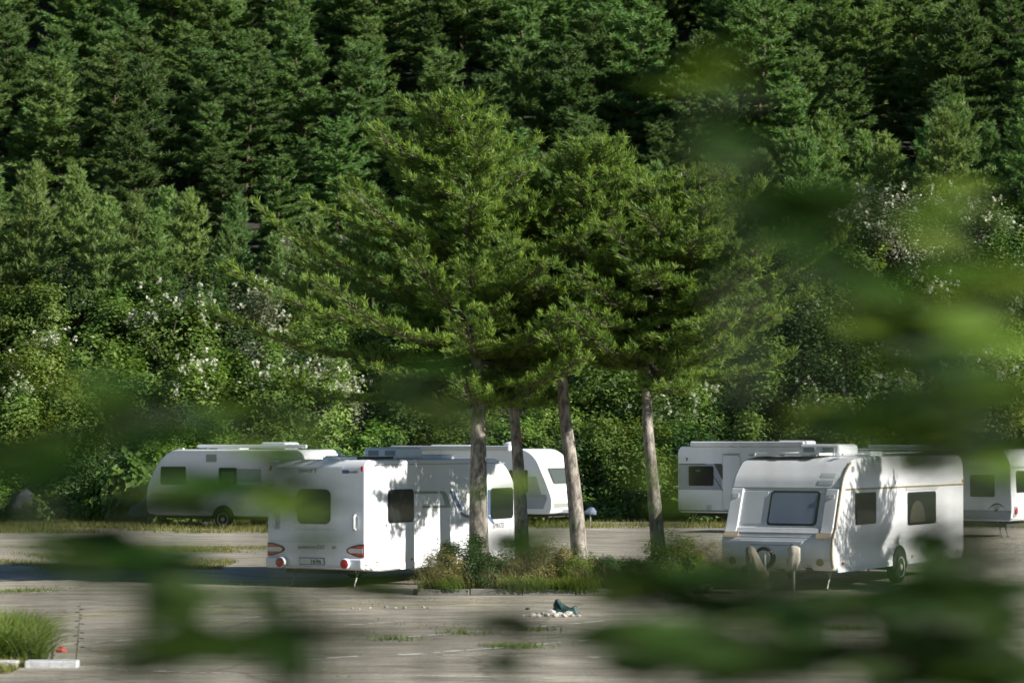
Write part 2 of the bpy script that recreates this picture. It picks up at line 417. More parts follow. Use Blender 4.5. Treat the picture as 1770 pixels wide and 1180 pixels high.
def steady(root,x,y,dy,z=.40):
    m=MB().tube([(x,y,z),(x+dy*.05,y+dy*.30,.03)],.022,6).tube([(x,y+dy*.34,z),(x+dy*.02,y+dy*.14,.22)],.013,6)
    m.box((x+dy*.05,y+dy*.31,.015),(.12,.12,.03)); return m.build('steady_leg',M['steel'],root)
def body(root,prof,w,mat='white',bev=.05):
    n=len(prof); vs=[(-w/2,y,z) for y,z in prof]+[(w/2,y,z) for y,z in prof]
    fs=[tuple(range(n)),tuple(range(2*n-1,n-1,-1))]+[(i,n+i,n+(i+1)%n,(i+1)%n) for i in range(n)]
    o=MB().add(vs,fs).build('body',M[mat],root,bevel=bev,seg=3,angle=45)
    import bmesh
    bm=bmesh.new(); bm.from_mesh(o.data); bmesh.ops.recalc_face_normals(bm,faces=bm.faces); bm.to_mesh(o.data); bm.free()
    return o
def arch(root,w,y,r=.42,zc=.34,z0=.3,mat='rubber'):
    rows=[]
    for i in range(9):
        z=z0+(zc+r-z0)*math.sin(PI/2*i/8); h=math.sqrt(max(0.0004,r*r-(z-zc)**2)); rows.append((z,y-h,y+h))
    return plate(fside(w),rows,.020).build('wheel_arch',M[mat],root)
def rbox(root,name,c,d,mat,bev=.05,seg=3): return MB().box(c,d).build(name,M[mat],root,bevel=bev,seg=seg)
def aircon(root,x,y,z,dx=.9,dy=.95,h=.24,near=True):
    a=rbox(root,'air_conditioner',(x,y,z+h/2),(dx,dy,h),'white',.085,4)
    yy=y-dy/2-.004 if near else y+dy/2+.004
    for q in (-.22,.22): 
        MB().box((x+q*dx,yy,z+h*.52),(dx*.26,.02,h*.42)).build('grille',M['midgrey'],a)
    return a
def drawbar(root,L=1.25,z=.42,y0=0.2):
    """A-frame and coupling at the near (y=0) end, pointing to -y"""
    m=MB().tube([(-.75,y0,z),(0,-L,z)],.04,6).tube([(.75,y0,z),(0,-L,z)],.04,6)
    m.box((0,-L-.1,z+.02),(.1,.35,.1)); d=m.build('drawbar',M['chassis'],root)
    MB().tube([(.16,-L+.25,z+.35),(.16,-L+.25,.22)],.028,8).tube([(.16,-L+.25,z+.35),(.30,-L+.25,z+.37)],.012,6).build('jockey_post',M['steel'],root)
    j=MB().lathe([(.05,-.04),(.11,-.04),(.125,-.02),(.125,.02),(.11,.04),(.05,.04)],(.16,-L+.3,.125),'x',20).build('jockey_wheel',M['tyre'],root,smooth=True)
    MB().lathe([(.055,-.045),(.06,-.05),(.02,-.05)],(.16,-L+.3,.125),'x',14).lathe([(.055,.045),(.06,.05),(.02,.05)],(.16,-L+.3,.125),'x',14).build('hub',M['steel'],j)
    return d
def lump(rings,n=20,seed=0,amp=.12,fold=7):
    """draped cloth: rings of (x,y,z,rx,ry) with folds"""
    r=random.Random(seed); ph=r.random()*6; vs=[]; fs=[]
    for i,(x,y,z,rx,ry) in enumerate(rings):
        for k in range(n):
            q=2*PI*k/n; f=1+amp*math.sin(fold*q+ph+i*.4)*(.3+.7*i/len(rings))+r.uniform(-.05,.05)
            vs.append((x+rx*f*math.cos(q),y+ry*f*math.sin(q),z+r.uniform(-.015,.015)))
    for i in range(len(rings)-1):
        for k in range(n): fs.append((i*n+(k+1)%n,i*n+k,(i+1)*n+k,(i+1)*n+(k+1)%n))
    fs.append(tuple(range(n))); fs.append(tuple(range(len(rings)*n-1,(len(rings)-1)*n-1,-1)))
    return MB().add(vs,fs)
CG='white caravans parked in the lot'

# --- near caravan on the left: rear and one side in view
h1=math.radians(27); d1=Vector((math.sin(h1),math.cos(h1),0)); m1=Vector((math.cos(h1),-math.sin(h1),0)); W1=2.25
corner1=Vector((-2.845,47,0)); o1=corner1-m1*W1/2
n1=empty('caravan',o1,-h1,'white caravan with red tail lights and blue stripe beside the thickest pine trunk','caravan',CG)
prof1=fillet([(.03,.36),(0,.56),(0,2.36),(.10,2.49),(5.85,2.49),(6.52,1.85),(6.72,1.0),(6.70,.42),(6.5,.34),(.9,.30),(.55,.30)],[.05,.05,.15,.1,.55,.5,.3,.12,.05,.05,.05])
body(n1,prof1,W1); f1=fside(W1); e1=fend(profile_y(prof1))
def s1(px):          # pixel column -> distance along the visible side
    k=(px-885)/FPX; return (k*corner1.y-corner1.x)/(d1.x-k*d1.y)
def z1(px,py):
    s=s1(px); return CAMH-(py-HOR)/FPX*(corner1.y+d1.y*s)
def P1(*pts): return [(s1(x),z1(x,y)) for x,y in pts]
window(n1,f1,.87,1.90,1.24,1.90,.10)
window(n1,f1,5.25,6.30,1.20,1.86,.10)
window(n1,e1,-.42,.34,1.235,1.915,.12)
# stripes of the side graphic
for nm,mt,pts in [('stripe','stripegrey',[(716,848),(756,848),(758.5,852.5),(717,853)]),
    ('stripe','stripegrey',[(759,848),(768,848),(772,852),(779.5,873),(779,876.5),(730,877.5),(728.5,873),(770,872.2),(764,853),(761,852.5)]),
    ('stripe','stripeblue',[(777,848),(784.5,848),(800,881.5),(793.5,881.5)]),
    ('stripe','stripeblue',[(795,885),(801,885),(806,889.3),(838,889.3),(838,894),(806,894),(800,891)]),
    ('stripe','stripelight',[(797,848),(803,848),(804,855),(810,871),(816,877),(838,878),(838,882),(814,882),(806,874),(798,855)]),
    ('stripe','stripegrey',[(805,848),(838,848),(838,852),(807,852)]),
    ('stripe','stripeblue',[(843,846),(848,846),(848,889),(843,889)]),
    ('stripe','stripeblue',[(840,884),(852,898),(855,904),(851,904),(838,888)])]:
    polyplate(f1,P1(*pts),.004).build(nm,M[mt],n1)
polyplate(f1,[(.05,2.385),(5.9,2.385),(5.9,2.40),(.05,2.40)],.012).build('awning_rail',M['midgrey'],n1)
plate(f1,[(.335,.3,1.35),(.47,.02,1.35),(.475,.02,1.3)],.018).build('skirt',M['white'],n1)
plate(f1,[(.31,1.36,6.4),(.44,1.34,6.4)],.010).build('skirt',M['white'],n1)
w_=plate(f1,rr(2.35,2.74,.52,.84,.03),.008).build('service_hatch',M['white2'],n1)
plate(f1,rr(2.365,2.725,.535,.825,.03),.011).build('hatch_panel',M['white'],w_)
plate(f1,rr(2.42,2.52,1.02,1.20,.02),.008).build('socket_cover',M['white2'],n1)
for s_,mt in ((.45,'amber'),(1.85,'amber'),(4.4,'amber')): plate(f1,rr(s_-.055,s_+.055,.475,.515,.018),.012).build('side_marker',M[mt],n1)
arch(n1,W1,3.3); wheel(n1,W1/2-.065,3.3); wheel(n1,-W1/2+.065,3.3)
text(n1,'SPRITE',.15,(W1/2+.004,5.33,1.005),'side','ink',shear=.25,sx=1.25)
# rear face
for sgn in (-1,1):
    def lens(a,b,v0,v1,t,mat,name,par):
        rows=[]
        for i in range(9):
            q=-1+2*i/8; v=(v0+v1)/2+(v1-v0)/2*q; rows.append((v,*( (a+(b-a)*.0+abs(q)**2.2*(b-a)*.75,b) if sgn>0 else (-b,-(a+abs(q)**2.2*(b-a)*.75)))))
        return plate(e1,rows,t).build(name,M[mat],par)
    tl=lens(.71,1.10,.605,.855,.022,'rubber','tail_light',n1)
    lens(.73,1.095,.622,.838,.030,'red','lens',tl)
    plate(e1,[(.685,*sorted((sgn*.80,sgn*1.09))),(.73,*sorted((sgn*.745,sgn*1.09))),(.775,*sorted((sgn*.80,sgn*1.09)))],.036).build('lens',M['clear'],tl)
    for zz in (.645,.79): plate(e1,[(zz,*sorted((sgn*.95,sgn*1.09))),(zz+.03,*sorted((sgn*.95,sgn*1.09)))],.034).build('lens',M['redpale'],tl)
    pod=rbox(n1,'light_pod',(sgn*.90,-.03,.47),(.42,.13,.22),'white',.05)
    MB().lathe([(.105,.0),(.11,-.10),(.092,-.13),(.09,-.12)],(sgn*.74,-.02,.475),'y',24).build('lamp_bezel',M['white'],pod,smooth=True)
    MB().lathe([(.085,-.10),(.085,-.135),(.06,-.145),(.01,-.15)],(sgn*.74,-.02,.475),'y',24).build('lamp_lens',M['red'],pod,smooth=True)
    gh=MB().tube([(sgn*.90,.0,1.42),(sgn*.91,-.07,1.38),(sgn*.92,-.08,1.27),(sgn*.91,-.07,1.17),(sgn*.90,0,1.13)],.028,8).build('grab_handle',M['stripelight'],n1,smooth=True)
    plate(e1,rr(sgn*.90-.075,sgn*.90+.075,1.11,1.44,.06),.008).build('handle_plate',M['stripelight'],gh)
    plate(e1,rr(sgn*1.05-.02,sgn*1.05+.02,2.27,2.37,.02),.02).build('marker_light',M['red'],n1)
pl=plate(e1,rr(-.375,.20,.44,.575,.012),.016).build('number_plate',M['rubber'],n1)
plate(e1,rr(-.365,.19,.45,.565,.01),.019).build('plate_face',M['plate'],pl)
text(n1,'1696',.125,(-.12,-.021,.462),'end','ink',sx=1.05)
text(n1,'quattro DD',.10,(-.42,-.003,.755),'end','ink',shear=.2,sx=1.3)
text(n1,'SE',.075,(.36,-.003,.757),'end','ink',shear=.2,sx=1.5)
text(n1,'SWIFT',.11,(-.40,.0,2.235),'end','ink',sx=1.4,extr=.004)
plate(e1,rr(.60,.76,2.225,2.295,.01),.006).build('sticker',M['stripeblue'],n1)
text(n1,'FE mobil',.075,(.66,-.006,2.235),'end','ink',sx=1.1)
MB().tube([(-.98+.14*math.cos(q),-.003,1.86+.14*math.sin(q)) for q in np.linspace(PI*.95,PI*.35,9)],[.004,.012,.018,.02,.02,.018,.015,.01,.004],6).build('swirl_decal',M['orange'],n1)
plate(e1,[(1.115,-.45,.42),(1.135,-.45,.42)],.014).build('crease',M['white2'],n1)
plate(e1,[(.88,-1.08,.64),(.90,-1.08,.64)],.008).build('crease',M['white2'],n1)
plate(e1,[(2.33,-.95,.60),(2.36,-.98,.64)],.018).build('crease',M['white2'],n1)
plate(e1,rr(-1.08,1.08,.34,.40,.02),.035).build('bumper',M['white'],n1)
MB().box((0,3.3,.31),(1.6,6.2,.10)).box((0,3.3,.30),(2.0,.12,.12)).build('chassis',M['chassis'],n1)
steady(n1,-.62,.35,-.6); steady(n1,.80,.35,-.6); 
aircon(n1,0,3.05,2.49)
rbox(n1,'roof_light',(-.1,1.2,2.52),(.55,.55,.09),'stripelight',.03)
MB().box((.35,1.1,2.53),(.7,1.5,.035)).build('solar_panel',M['solar'],n1)
for yy in (.33,1.85): MB().box((.35,yy,2.52),(.75,.05,.05)).build('panel_bracket',M['plate'],n1)
rbox(n1,'roof_light',(0,4.7,2.53),(.8,.6,.10),'white',.03)
MB().lathe([(.03,0),(.03,.12),(.06,.13),(.06,.16),(.01,.18)],(-.8,2.2,2.48),'z',12).build('roof_vent',M['white'],n1)

# --- near caravan on the right: front and one side in view
h2=math.radians(29); d2=Vector((math.sin(h2),math.cos(h2),0)); m2=Vector((math.cos(h2),-math.sin(h2),0)); W2=2.3
corner2=Vector((6.04,45.8,0)); o2=corner2-m2*W2/2; L2=7.8
n2=empty('caravan',o2,-h2,'white caravan with solar panel and roof box, front window and covered hitch facing the camera','caravan',CG)
prof2=fillet([(.10,.40),(.0,.62),(.03,.98),(.20,1.16),(.52,1.93),(.62,2.15),(1.05,2.50),(1.9,2.56),(L2-.18,2.56),(L2,2.30),(L2-.03,.5),(L2-.2,.36),(1.0,.34)],[.05,.1,.10,.08,.05,.12,.35,.3,.15,.2,.1,.1,.1])
body(n2,prof2,W2,'white',.06); f2=fside(W2); y2=profile_y(prof2); e2=fend(y2)
def s2(px):
    k=(px-885)/FPX; return (k*corner2.y-corner2.x)/(d2.x-k*d2.y)
def z2(px,py): return CAMH-(py-HOR)/FPX*(corner2.y+d2.y*s2(px))
# front: columns either side of a recess, window, locker lid
for sgn in (-1,1):
    c=sorted((sgn*.86,sgn*1.11))
    cm=plate(e2,[(v,*c) for v in np.linspace(1.10,1.94,10)],.055).build('front_column',M['white'],n2,bevel=.02)
    cc=sorted((sgn*.93,sgn*1.05)); plate(e2,rr(cc[0],cc[1],1.76,1.84,.02),.075).build('marker_light',M['clear'],cm)
    lt=plate(e2,rr(*sorted((sgn*.80,sgn*1.10)),1.01,1.13,.05,extra=2),.05).build('front_light',M['curtain'],n2)
    MB().lathe([(.075,.06),(.075,-.005),(.06,-.02),(.01,-.02)],(sgn*.90,y2(.56)-.01,.56),'y',20).build('round_reflector',M['gold'],n2,smooth=True)
window(n2,e2,-.28,.74,1.24,1.90,.07,glass='glass_sky',extra=6,fw=.05)
plate(e2,[(1.935,-1.12,1.12),(1.95,-1.12,1.12),(1.965,-1.12,1.12)],.010).build('front_seam',M['midgrey'],n2)
plate(e2,[(v,-.80,-.34) for v in np.linspace(1.27,1.88,6)],.012).build('recess_panel',M['white2'],n2)
plate(e2,[(v,-.86,.84) for v in np.linspace(1.10,1.20,4)],.045).build('front_ledge',M['white'],n2,bevel=.015)
for v in (1.03,1.06): plate(e2,[(v,-.82,.80),(v+.008,-.82,.80)],.012).build('rib',M['white2'],n2)
lk=plate(e2,[(.60,-.62,.28),(.75,-.68,.40),(.93,-.74,.55),(.95,-.74,.56)],.022).build('locker_lid',M['white'],n2,bevel=.008)
plate(e2,[(.865,-.52,.28),(.88,-.52,.28)],.028).build('locker_handle',M['midgrey'],lk)
plate(e2,rr(.30,.38,.84,.90,.015),.035).build('locker_lock',M['midgrey'],lk)
plate(e2,[(.585,-1.1,1.1),(.60,-1.1,1.1)],.014).build('front_seam',M['white2'],n2)
# sticker
plate(e2,rr(.68,.98,2.16,2.24,.01,extra=3),.008).build('sticker',M['stripelight'],n2)
plate(e2,rr(.66,.96,2.02,2.10,.01,extra=3),.008).build('sticker',M['stripelight'],n2)
# side
def W(px0,px1,py0,py1): return s2(px0),s2(px1),z2((px0+px1)/2,py1),z2((px0+px1)/2,py0)
a,b,c,d=W(1477,1512,849,905); window(n2,f2,a,b,c,d,.06)
a,b,c,d=W(1567,1615,849,905); window(n2,f2,a,b,c,d,.06,curtain=(a+(b-a)*.33,c+.05,(b-a)*.27,(d-c)*.66))
for px0,px1 in ((1474,1514),(1564,1618)):
    plate(f2,[(z2(1540,849)+.01,s2(px0),s2(px1)),(z2(1540,849)+.06,s2(px0),s2(px1))],.02).build('rain_rail',M['stripelight'],n2)
zs=z2(1560,841); plate(f2,[(zs-.018,.72,L2-.05),(zs+.018,.72,L2-.05)],.006).build('stripe',M['gold'],n2)
for zz in (.50,.60,.70,.80,.90,1.0): plate(f2,[(zz,.12,L2-.1),(zz+.012,.12,L2-.1)],.006).build('rib',M['white2'],n2)
plate(f2,[(.36,.3,L2-.25),(.45,.25,L2-.2)],.016).build('skirt',M['white2'],n2)
yw_=s2(1552)
# edge rail that follows the front profile
pts=[(W2/2-.005,y,z) for y,z in [(y2(v)-.004,v) for v in np.linspace(.45,2.44,22)]]
MB().tube(pts,.022,6).build('corner_rail',M['gold'],n2,smooth=True)
for s_,zz,mt in ((.55,.52,'red'),(yw_+.75,.50,'amber'),(L2-.5,.50,'amber'),(L2-.12,2.0,'amber')): plate(f2,rr(s_-.05,s_+.05,zz-.03,zz+.03,.02),.014).build('side_marker',M[mt],n2)
plate(f2,rr(.40,.50,2.28,2.40,.03),.02).build('awning_lamp',M['midgrey'],n2) if False else None
plate(f2,rr(1.05,1.17,2.26,2.37,.04),.02).build('awning_lamp',M['midgrey'],n2)
yw=s2(1552); arch(n2,W2,yw); wheel(n2,W2/2-.06,yw); wheel(n2,-W2/2+.06,yw)
MB().box((0,L2/2,.37),(1.7,L2-.6,.10)).box((0,yw,.31),(2.0,.10,.10)).build('chassis',M['chassis'],n2)
steady(n2,.85,.75,-.6,.42); steady(n2,-.85,.75,-.6,.42); steady(n2,.85,L2-.8,.6,.42); steady(n2,-.85,L2-.8,.6,.42)
drawbar(n2,1.15)
spn=MB().lathe([(.14,-.05),(.19,-.06),(.21,-.03),(.21,.03),(.19,.06),(.14,.05)],(.02,-.55,.66),'y',24).build('spare_wheel',M['tyre'],n2,smooth=True)
MB().lathe([(.135,-.04),(.14,-.075),(.08,-.07),(.02,-.075)],(.02,-.55,.66),'y',20).build('spare_rim',M['stripelight'],spn,smooth=True)
aircon(n2,.08,2.55,2.56,.92,1.0,.24)
MB().box((-.30,1.55,2.605),(1.35,.75,.035)).build('solar_panel',M['solar'],n2)
fr=MB().box((-.30,1.155,2.60),(1.50,.04,.05)).box((-.30,1.945,2.60),(1.50,.04,.05)).box((-1.0,1.55,2.60),(.04,.75,.05)).box((.40,1.55,2.60),(.04,.75,.05)).build('panel_frame',M['plate'],n2)
for xx in (-.95,-.3,.35): MB().box((xx,1.12,2.575),(.12,.06,.03)).build('panel_bracket',M['midgrey'],n2)
MB().lathe([(.035,0),(.035,.10),(.06,.11),(.06,.15),(.01,.16)],(-.55,2.9,2.55),'z',12).build('roof_vent',M['white'],n2)
for xx in (-.9,.95): MB().tube([(xx,1.1,2.60),(xx,5.6,2.63)],.018,6).build('roof_rail',M['plate'],n2)
rbox(n2,'roof_light',(0,4.6,2.60),(.7,.7,.10),'white',.03)
def loc2(x,y,z): 
    p=o2+m2*x+d2*y; return (p.x,p.y,z)
k=lump([(-.12,.02,.90,.04,.05),(-.11,0,.86,.09,.09),(-.06,0,.70,.12,.12),(.0,-.02,.52,.16,.15),(.03,-.03,.40,.24,.18),(.02,-.03,.31,.22,.19)],seed=3,amp=.2).build('hitch_cover',M['khaki'],None,smooth=True,angle=180)
k.location=loc2(.08,-1.12,-.02); k.rotation_euler=(0,0,-h2); tag(k,'crumpled khaki canvas cover draped over the caravan hitch and jockey wheel','cover')
k=lump([(0,0,.88,.08,.06),(0,0,.85,.12,.08),(.02,0,.72,.11,.09),(-.01,0,.60,.13,.08),(-.03,0,.44,.09,.07)],seed=8,amp=.25,fold=4).build('cloth_cover',M['offwhite'],None,smooth=True,angle=180)
k.location=loc2(.60,-.55,0); k.rotation_euler=(0,0,-h2); tag(k,'off white cloth bundle tied over a post in front of the caravan','cover')
MB().tube([(0,0,.0),(0,0,.5)],.03,8).build('post',M['steel'],k)

# --- far caravans
def far_caravan(name_label,px,D,phi,L,w,prof,lower='white',upper='white'):
    """px: pixel column of the near-left bottom corner of the side that faces the camera"""
    r=math.radians(phi); d=Vector((math.sin(r),math.cos(r),0)); m=Vector((math.cos(r),-math.sin(r),0))
    c=Vector(((px-885)/FPX*D,D,0)); o=c-m*w/2
    e=empty('caravan',o,-r,name_label,'caravan',CG)
    body(e,prof,w,lower,.06)
    MB().box((0,L/2,.38),(1.7,L-.6,.12)).build('chassis',M['chassis'],e)
    s=lambda q:(( (q-885)/FPX)*c.y-c.x)/(d.x-((q-885)/FPX)*d.y)
    z=lambda q,py: CAMH-(py-HOR)/FPX*(c.y+d.y*s(q))
    return e,s,z,o,m,d
# left: front end to the left with a covered hitch
LA=6.2; profA=fillet([(.05,.48),(0,.75),(.0,1.35),(.42,2.15),(.95,2.62),(LA-.2,2.62),(LA,2.4),(LA,.5),(LA-.15,.42),(.4,.42)],[.1,.15,.35,.5,.6,.2,.15,.1,.1,.1])
nA,sA,zA,oA,mA,dA=far_caravan('shaded white caravan with sloping nose standing behind the caravan with red tail lights',254,81.5,116,LA,2.3,profA)
fA=fside(2.3)
def win(e,f,s,z,x0,x1,y0,y1,**k): return window(e,f,s(x0),s(x1),z((x0+x1)/2,y1),z((x0+x1)/2,y0),.05,**k)
win(nA,fA,sA,zA,279,322,806,837); win(nA,fA,sA,zA,379,410,808,838,blind=(sA(384),sA(405),zA(395,833),zA(395,815)))
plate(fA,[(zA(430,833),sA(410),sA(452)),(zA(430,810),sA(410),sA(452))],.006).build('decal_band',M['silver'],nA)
plate(fA,[(zA(330,858),sA(262),sA(345)),(zA(330,854),sA(262),sA(345))],.008).build('stripe',M['midgrey'],nA)
plate(fA,rr(sA(357),sA(375),zA(366,798),zA(366,785),.03),.012).build('roof_hatch',M['stripegrey'],nA)
plate(fA,rr(sA(404),sA(419),zA(412,882),zA(412,865),.03),.010).build('service_hatch',M['white2'],nA)
ya=sA(387); arch(nA,2.3,ya,.42,.36,.4); wheel(nA,1.09,ya); wheel(nA,-1.09,ya)
MB().tube([(.9,1.9,2.72),(.9,LA-.1,2.72)],.06,8).build('awning_case',M['white'],nA,smooth=True)
aircon(nA,.1,4.6,2.62,.9,1.0,.24,near=False)
rbox(nA,'roof_light',(.3,2.9,2.66),(.6,.9,.10),'white',.04)
MB().lathe([(.03,0),(.05,.04),(.01,.08)],(.6,1.1,2.60),'z',10).build('roof_vent',M['white'],nA)
MB().tube([(-.6,.3,.45),(0,-.9,.45)],.04,6).tube([(.6,.3,.45),(0,-.9,.45)],.04,6).build('drawbar',M['chassis'],nA)
k=lump([(.05,.05,.95,.05,.05),(.03,.05,.92,.16,.10),(0,.02,.72,.26,.16),(-.15,0,.55,.42,.20),(-.20,0,.35,.46,.22),(-.2,0,.22,.45,.22)],seed=5,amp=.08).build('hitch_cover',M['bluecloth'],None,smooth=True,angle=180)
pA=oA+dA*-.55+mA*.2; k.location=(pA.x,pA.y,.12); k.rotation_euler=(0,0,0); tag(k,'slate blue cloth cover over the hitch of the sloping nosed caravan','cover')
MB().tube([(0,0,-.12),(0,0,.5)],.03,8).build('post',M['steel'],k)
# middle: front end to the right, lit by the sun
LB=6.8; profB=fillet([(.0,.46),(0,2.5),(.15,2.64),(LB-1.05,2.64),(LB-.62,2.35),(LB-.16,1.35),(LB,.95),(LB-.02,.62),(LB-.10,.44),(.1,.42)],[.1,.1,.15,.45,.3,.4,.3,.1,.1,.1])
r=math.radians(120)
nB,sB,zB,oB,mB,dB=far_caravan('white caravan with a sunlit front window between two pine trunks, awning on its roof',925-270,84.5,118,LB,2.3,profB)
fB=fside(2.3)
flipB=[(LB-y,z) for y,z in profB]; yB=profile_y(flipB); eB=lambda u,v,n:(-u,LB-yB(v)+n,v)
window(nB,eB,-.72,.72,1.42,2.02,.08,extra=5,fw=.06,frame='midgrey',blind=(-.60,.60,1.49,1.95))
plate(eB,[(.66,-1.0,1.0),(.80,-1.03,1.03)],.012).build('grille_band',M['stripegrey'],nB)
plate(eB,[(.80,-1.04,1.04),(.83,-1.04,1.04)],.02).build('trim',M['plate'],nB)
plate(eB,[(.46,-.35,1.0),(.58,-.28,1.0)],.02).build('bumper_panel',M['silver'],nB)
plate(eB,[(1.16,-.38,.38),(1.185,-.40,.40)],.012).build('badge_bar',M['stripegrey'],nB)
for sg in (-1,1):
    plate(eB,[(1.08,*sorted((sg*.92,sg*.97))),(1.2,*sorted((sg*.80,sg*.97)))],.012).build('head_mark',M['silver'],nB)
win(nB,fB,sB,zB,880,912,812,850)
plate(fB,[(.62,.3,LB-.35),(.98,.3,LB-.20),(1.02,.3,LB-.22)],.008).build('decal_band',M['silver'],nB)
plate(fB,[(1.02,.3,LB-.22),(1.10,.3,LB-.25)],.010).build('stripe',M['midgrey'],nB)
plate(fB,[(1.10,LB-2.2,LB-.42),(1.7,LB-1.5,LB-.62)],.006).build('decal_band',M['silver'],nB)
MB().box((1.17,LB/2-.55,2.66),(.22,4.6,.16)).build('awning_case',M['stripelight'],nB,bevel=.03)
MB().box((1.17,LB/2+1.78,2.66),(.25,.10,.19)).build('awning_end_cap',M['white'],nB,bevel=.02)
rbox(nB,'roof_light',(.3,LB-4.2,2.70),(.8,1.6,.14),'white',.05)
MB().lathe([(.30,0),(.30,.08),(.27,.17),(.18,.23),(.02,.25)],(.75,LB-1.75,2.64),'z',20).build('satellite_dome',M['white'],nB,smooth=True)
yb=LB*.5; arch(nB,2.3,yb,.42,.36,.4); wheel(nB,1.09,yb); wheel(nB,-1.09,yb)
MB().tube([(-.6,LB-.3,.45),(0,LB+1.0,.45)],.04,6).tube([(.6,LB-.3,.45),(0,LB+1.0,.45)],.04,6).build('drawbar',M['chassis'],nB)
k=lump([(.05,0,.36,.04,.05),(.04,0,.33,.10,.10),(0,0,.22,.20,.14),(-.05,0,.12,.24,.16)],seed=6,amp=.16).build('hitch_cover',M['bluecloth'],None,smooth=True,angle=180)
pB=oB+dB*(LB+.85); k.location=(pB.x,pB.y,.30); tag(k,'small grey hitch cover right of the third pine trunk','cover')
MB().tube([(0,0,-.30),(0,0,.2)],.03,8).build('post',M['steel'],k)
# right middle: silver-shaded side with dark window and awning
LC=5.9; profC=fillet([(.0,.52),(0,2.55),(.1,2.72),(LC-.6,2.72),(LC,2.1),(LC,.5),(LC-.1,.44),(.1,.44)],[.06,.6,.4,.4,.4,.1,.1,.1])
nC,sC,zC,oC,mC,dC=far_caravan('grey shaded caravan with black framed window behind the caravan with solar panel',1171,83.5,116,LC,2.3,profC)
fC=fside(2.3)
win(nC,fC,sC,zC,1190,1233,805,839,blind=(sC(1202),sC(1211),zC(1206,815),zC(1206,811)))
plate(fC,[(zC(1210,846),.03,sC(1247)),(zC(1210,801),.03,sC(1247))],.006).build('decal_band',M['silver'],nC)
plate(fC,[(zC(1210,802.5),.03,sC(1220)),(zC(1210,801),.03,sC(1220))],.012).build('stripe',M['ink'],nC)
polyplate(fC,[(sC(1234),zC(1234,801)),(sC(1247),zC(1247,801)),(sC(1262),zC(1262,832)),(sC(1250),zC(1250,832))][::-1],.012).build('dark_decal',M['ink'],nC)
polyplate(fC,[(sC(1232),zC(1232,822)),(sC(1233.5),zC(1233.5,822)),(sC(1250),zC(1250,848)),(sC(1248.5),zC(1248.5,848))],.012).build('dark_decal',M['ink'],nC)
dr=plate(fC,rr(sC(1248.5),sC(1280),.55,zC(1262,786),.12),.010).build('door',M['midgrey'],nC)
plate(fC,rr(sC(1249.2),sC(1279.3),.57,zC(1262,786.8),.11),.013).build('door_panel',M['white'],dr)
plate(fC,[(zC(1262,785.5),sC(1249),sC(1279)),(zC(1262,783.8),sC(1249),sC(1279))],.03).build('door_lamp',M['midgrey'],nC)
plate(fC,rr(sC(1186),sC(1188),zC(1187,796),zC(1187,790),.01),.02).build('marker_light',M['ink'],nC)
plate(fC,rr(sC(1220),sC(1229),zC(1224,881),zC(1224,872),.02),.008).build('socket_cover',M['stripelight'],nC)
plate(fC,[(.50,.0,LC-.1),(.535,.0,LC-.1)],.008).build('stripe',M['ink'],nC)
MB().box((1.16,2.55,2.80),(.20,4.1,.17)).build('awning_case',M['white'],nC,bevel=.04)
aircon(nC,.2,4.0,2.72,.9,1.1,.20)
yc=LC*.52; arch(nC,2.3,yc,.42,.36,.4); wheel(nC,1.09,yc); wheel(nC,-1.09,yc); steady(nC,.9,.6,-.5,.45); steady(nC,-.9,.6,-.5,.45)
# far right: dull side and a lit end
LD=5.6; profD=fillet([(.0,.52),(0,2.5),(.12,2.66),(LD-.3,2.66),(LD-.05,2.3),(LD,.8),(LD-.08,.5),(.1,.48)],[.06,.3,.3,.3,.3,.3,.1,.1])
DD=72.0; rD=math.radians(122); cD=Vector(((1748-885)/FPX*DD,DD,0)); startD=cD-Vector((math.sin(rD),math.cos(rD),0))*LD
nD,sD,zD,oD,mD,dD=far_caravan('dull grey caravan with brown tinted window at the right edge of the lot',startD.x/startD.y*FPX+885,startD.y,122,LD,2.3,profD)
fD=fside(2.3); flipD=[(LD-y,z) for y,z in profD]; yD=profile_y(flipD); eD=lambda u,v,n:(-u,LD-yD(v)+n,v)
win(nD,fD,sD,zD,1676,1718,820,858)
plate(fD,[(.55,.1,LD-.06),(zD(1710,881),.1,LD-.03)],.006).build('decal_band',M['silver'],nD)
MB().tube([(1.155,sD(1707)+q*.55,zD(1720,879)+.16*math.sin(PI*q)) for q in np.linspace(0,1,9)],[.004,.012,.02,.022,.02,.016,.012,.008,.003],5).build('wing_decal',M['ink'],nD)
for q in (.25,.4,.55,.7): MB().tube([(1.155,sD(1707)+q*.55,zD(1720,879)+.15*math.sin(PI*q)),(1.155,sD(1720),zD(1720,884))],.008,5).build('wing_decal',M['ink'],nD)
plate(fD,[(.50,.0,LD-.05),(.54,.0,LD-.05)],.012).build('stripe',M['plate'],nD)
window(nD,eD,-.75,.75,1.35,2.0,.08,extra=3)
plate(eD,[(2.08,-1.05,1.05),(2.12,-1.05,1.05)],.012).build('seam',M['midgrey'],nD)
text(nD,'I',.12,(0,0,0),'end','ink')  if False else None
for sg in (-1,1):
    tl=plate(eD,rr(*sorted((sg*.72,sg*1.0)),.62,.95,.05),.02).build('tail_light',M['midgrey'],nD)
    MB().lathe([(.09,0),(.09,.03),(.02,.05)],(-sg*.86,LD-yD(.80)+.02,.80),'y',14).build('lens',M['red'],tl)
plate(eD,[(.52,-1.1,1.1),(.60,-1.1,1.1)],.04).build('bumper',M['white2'],nD)
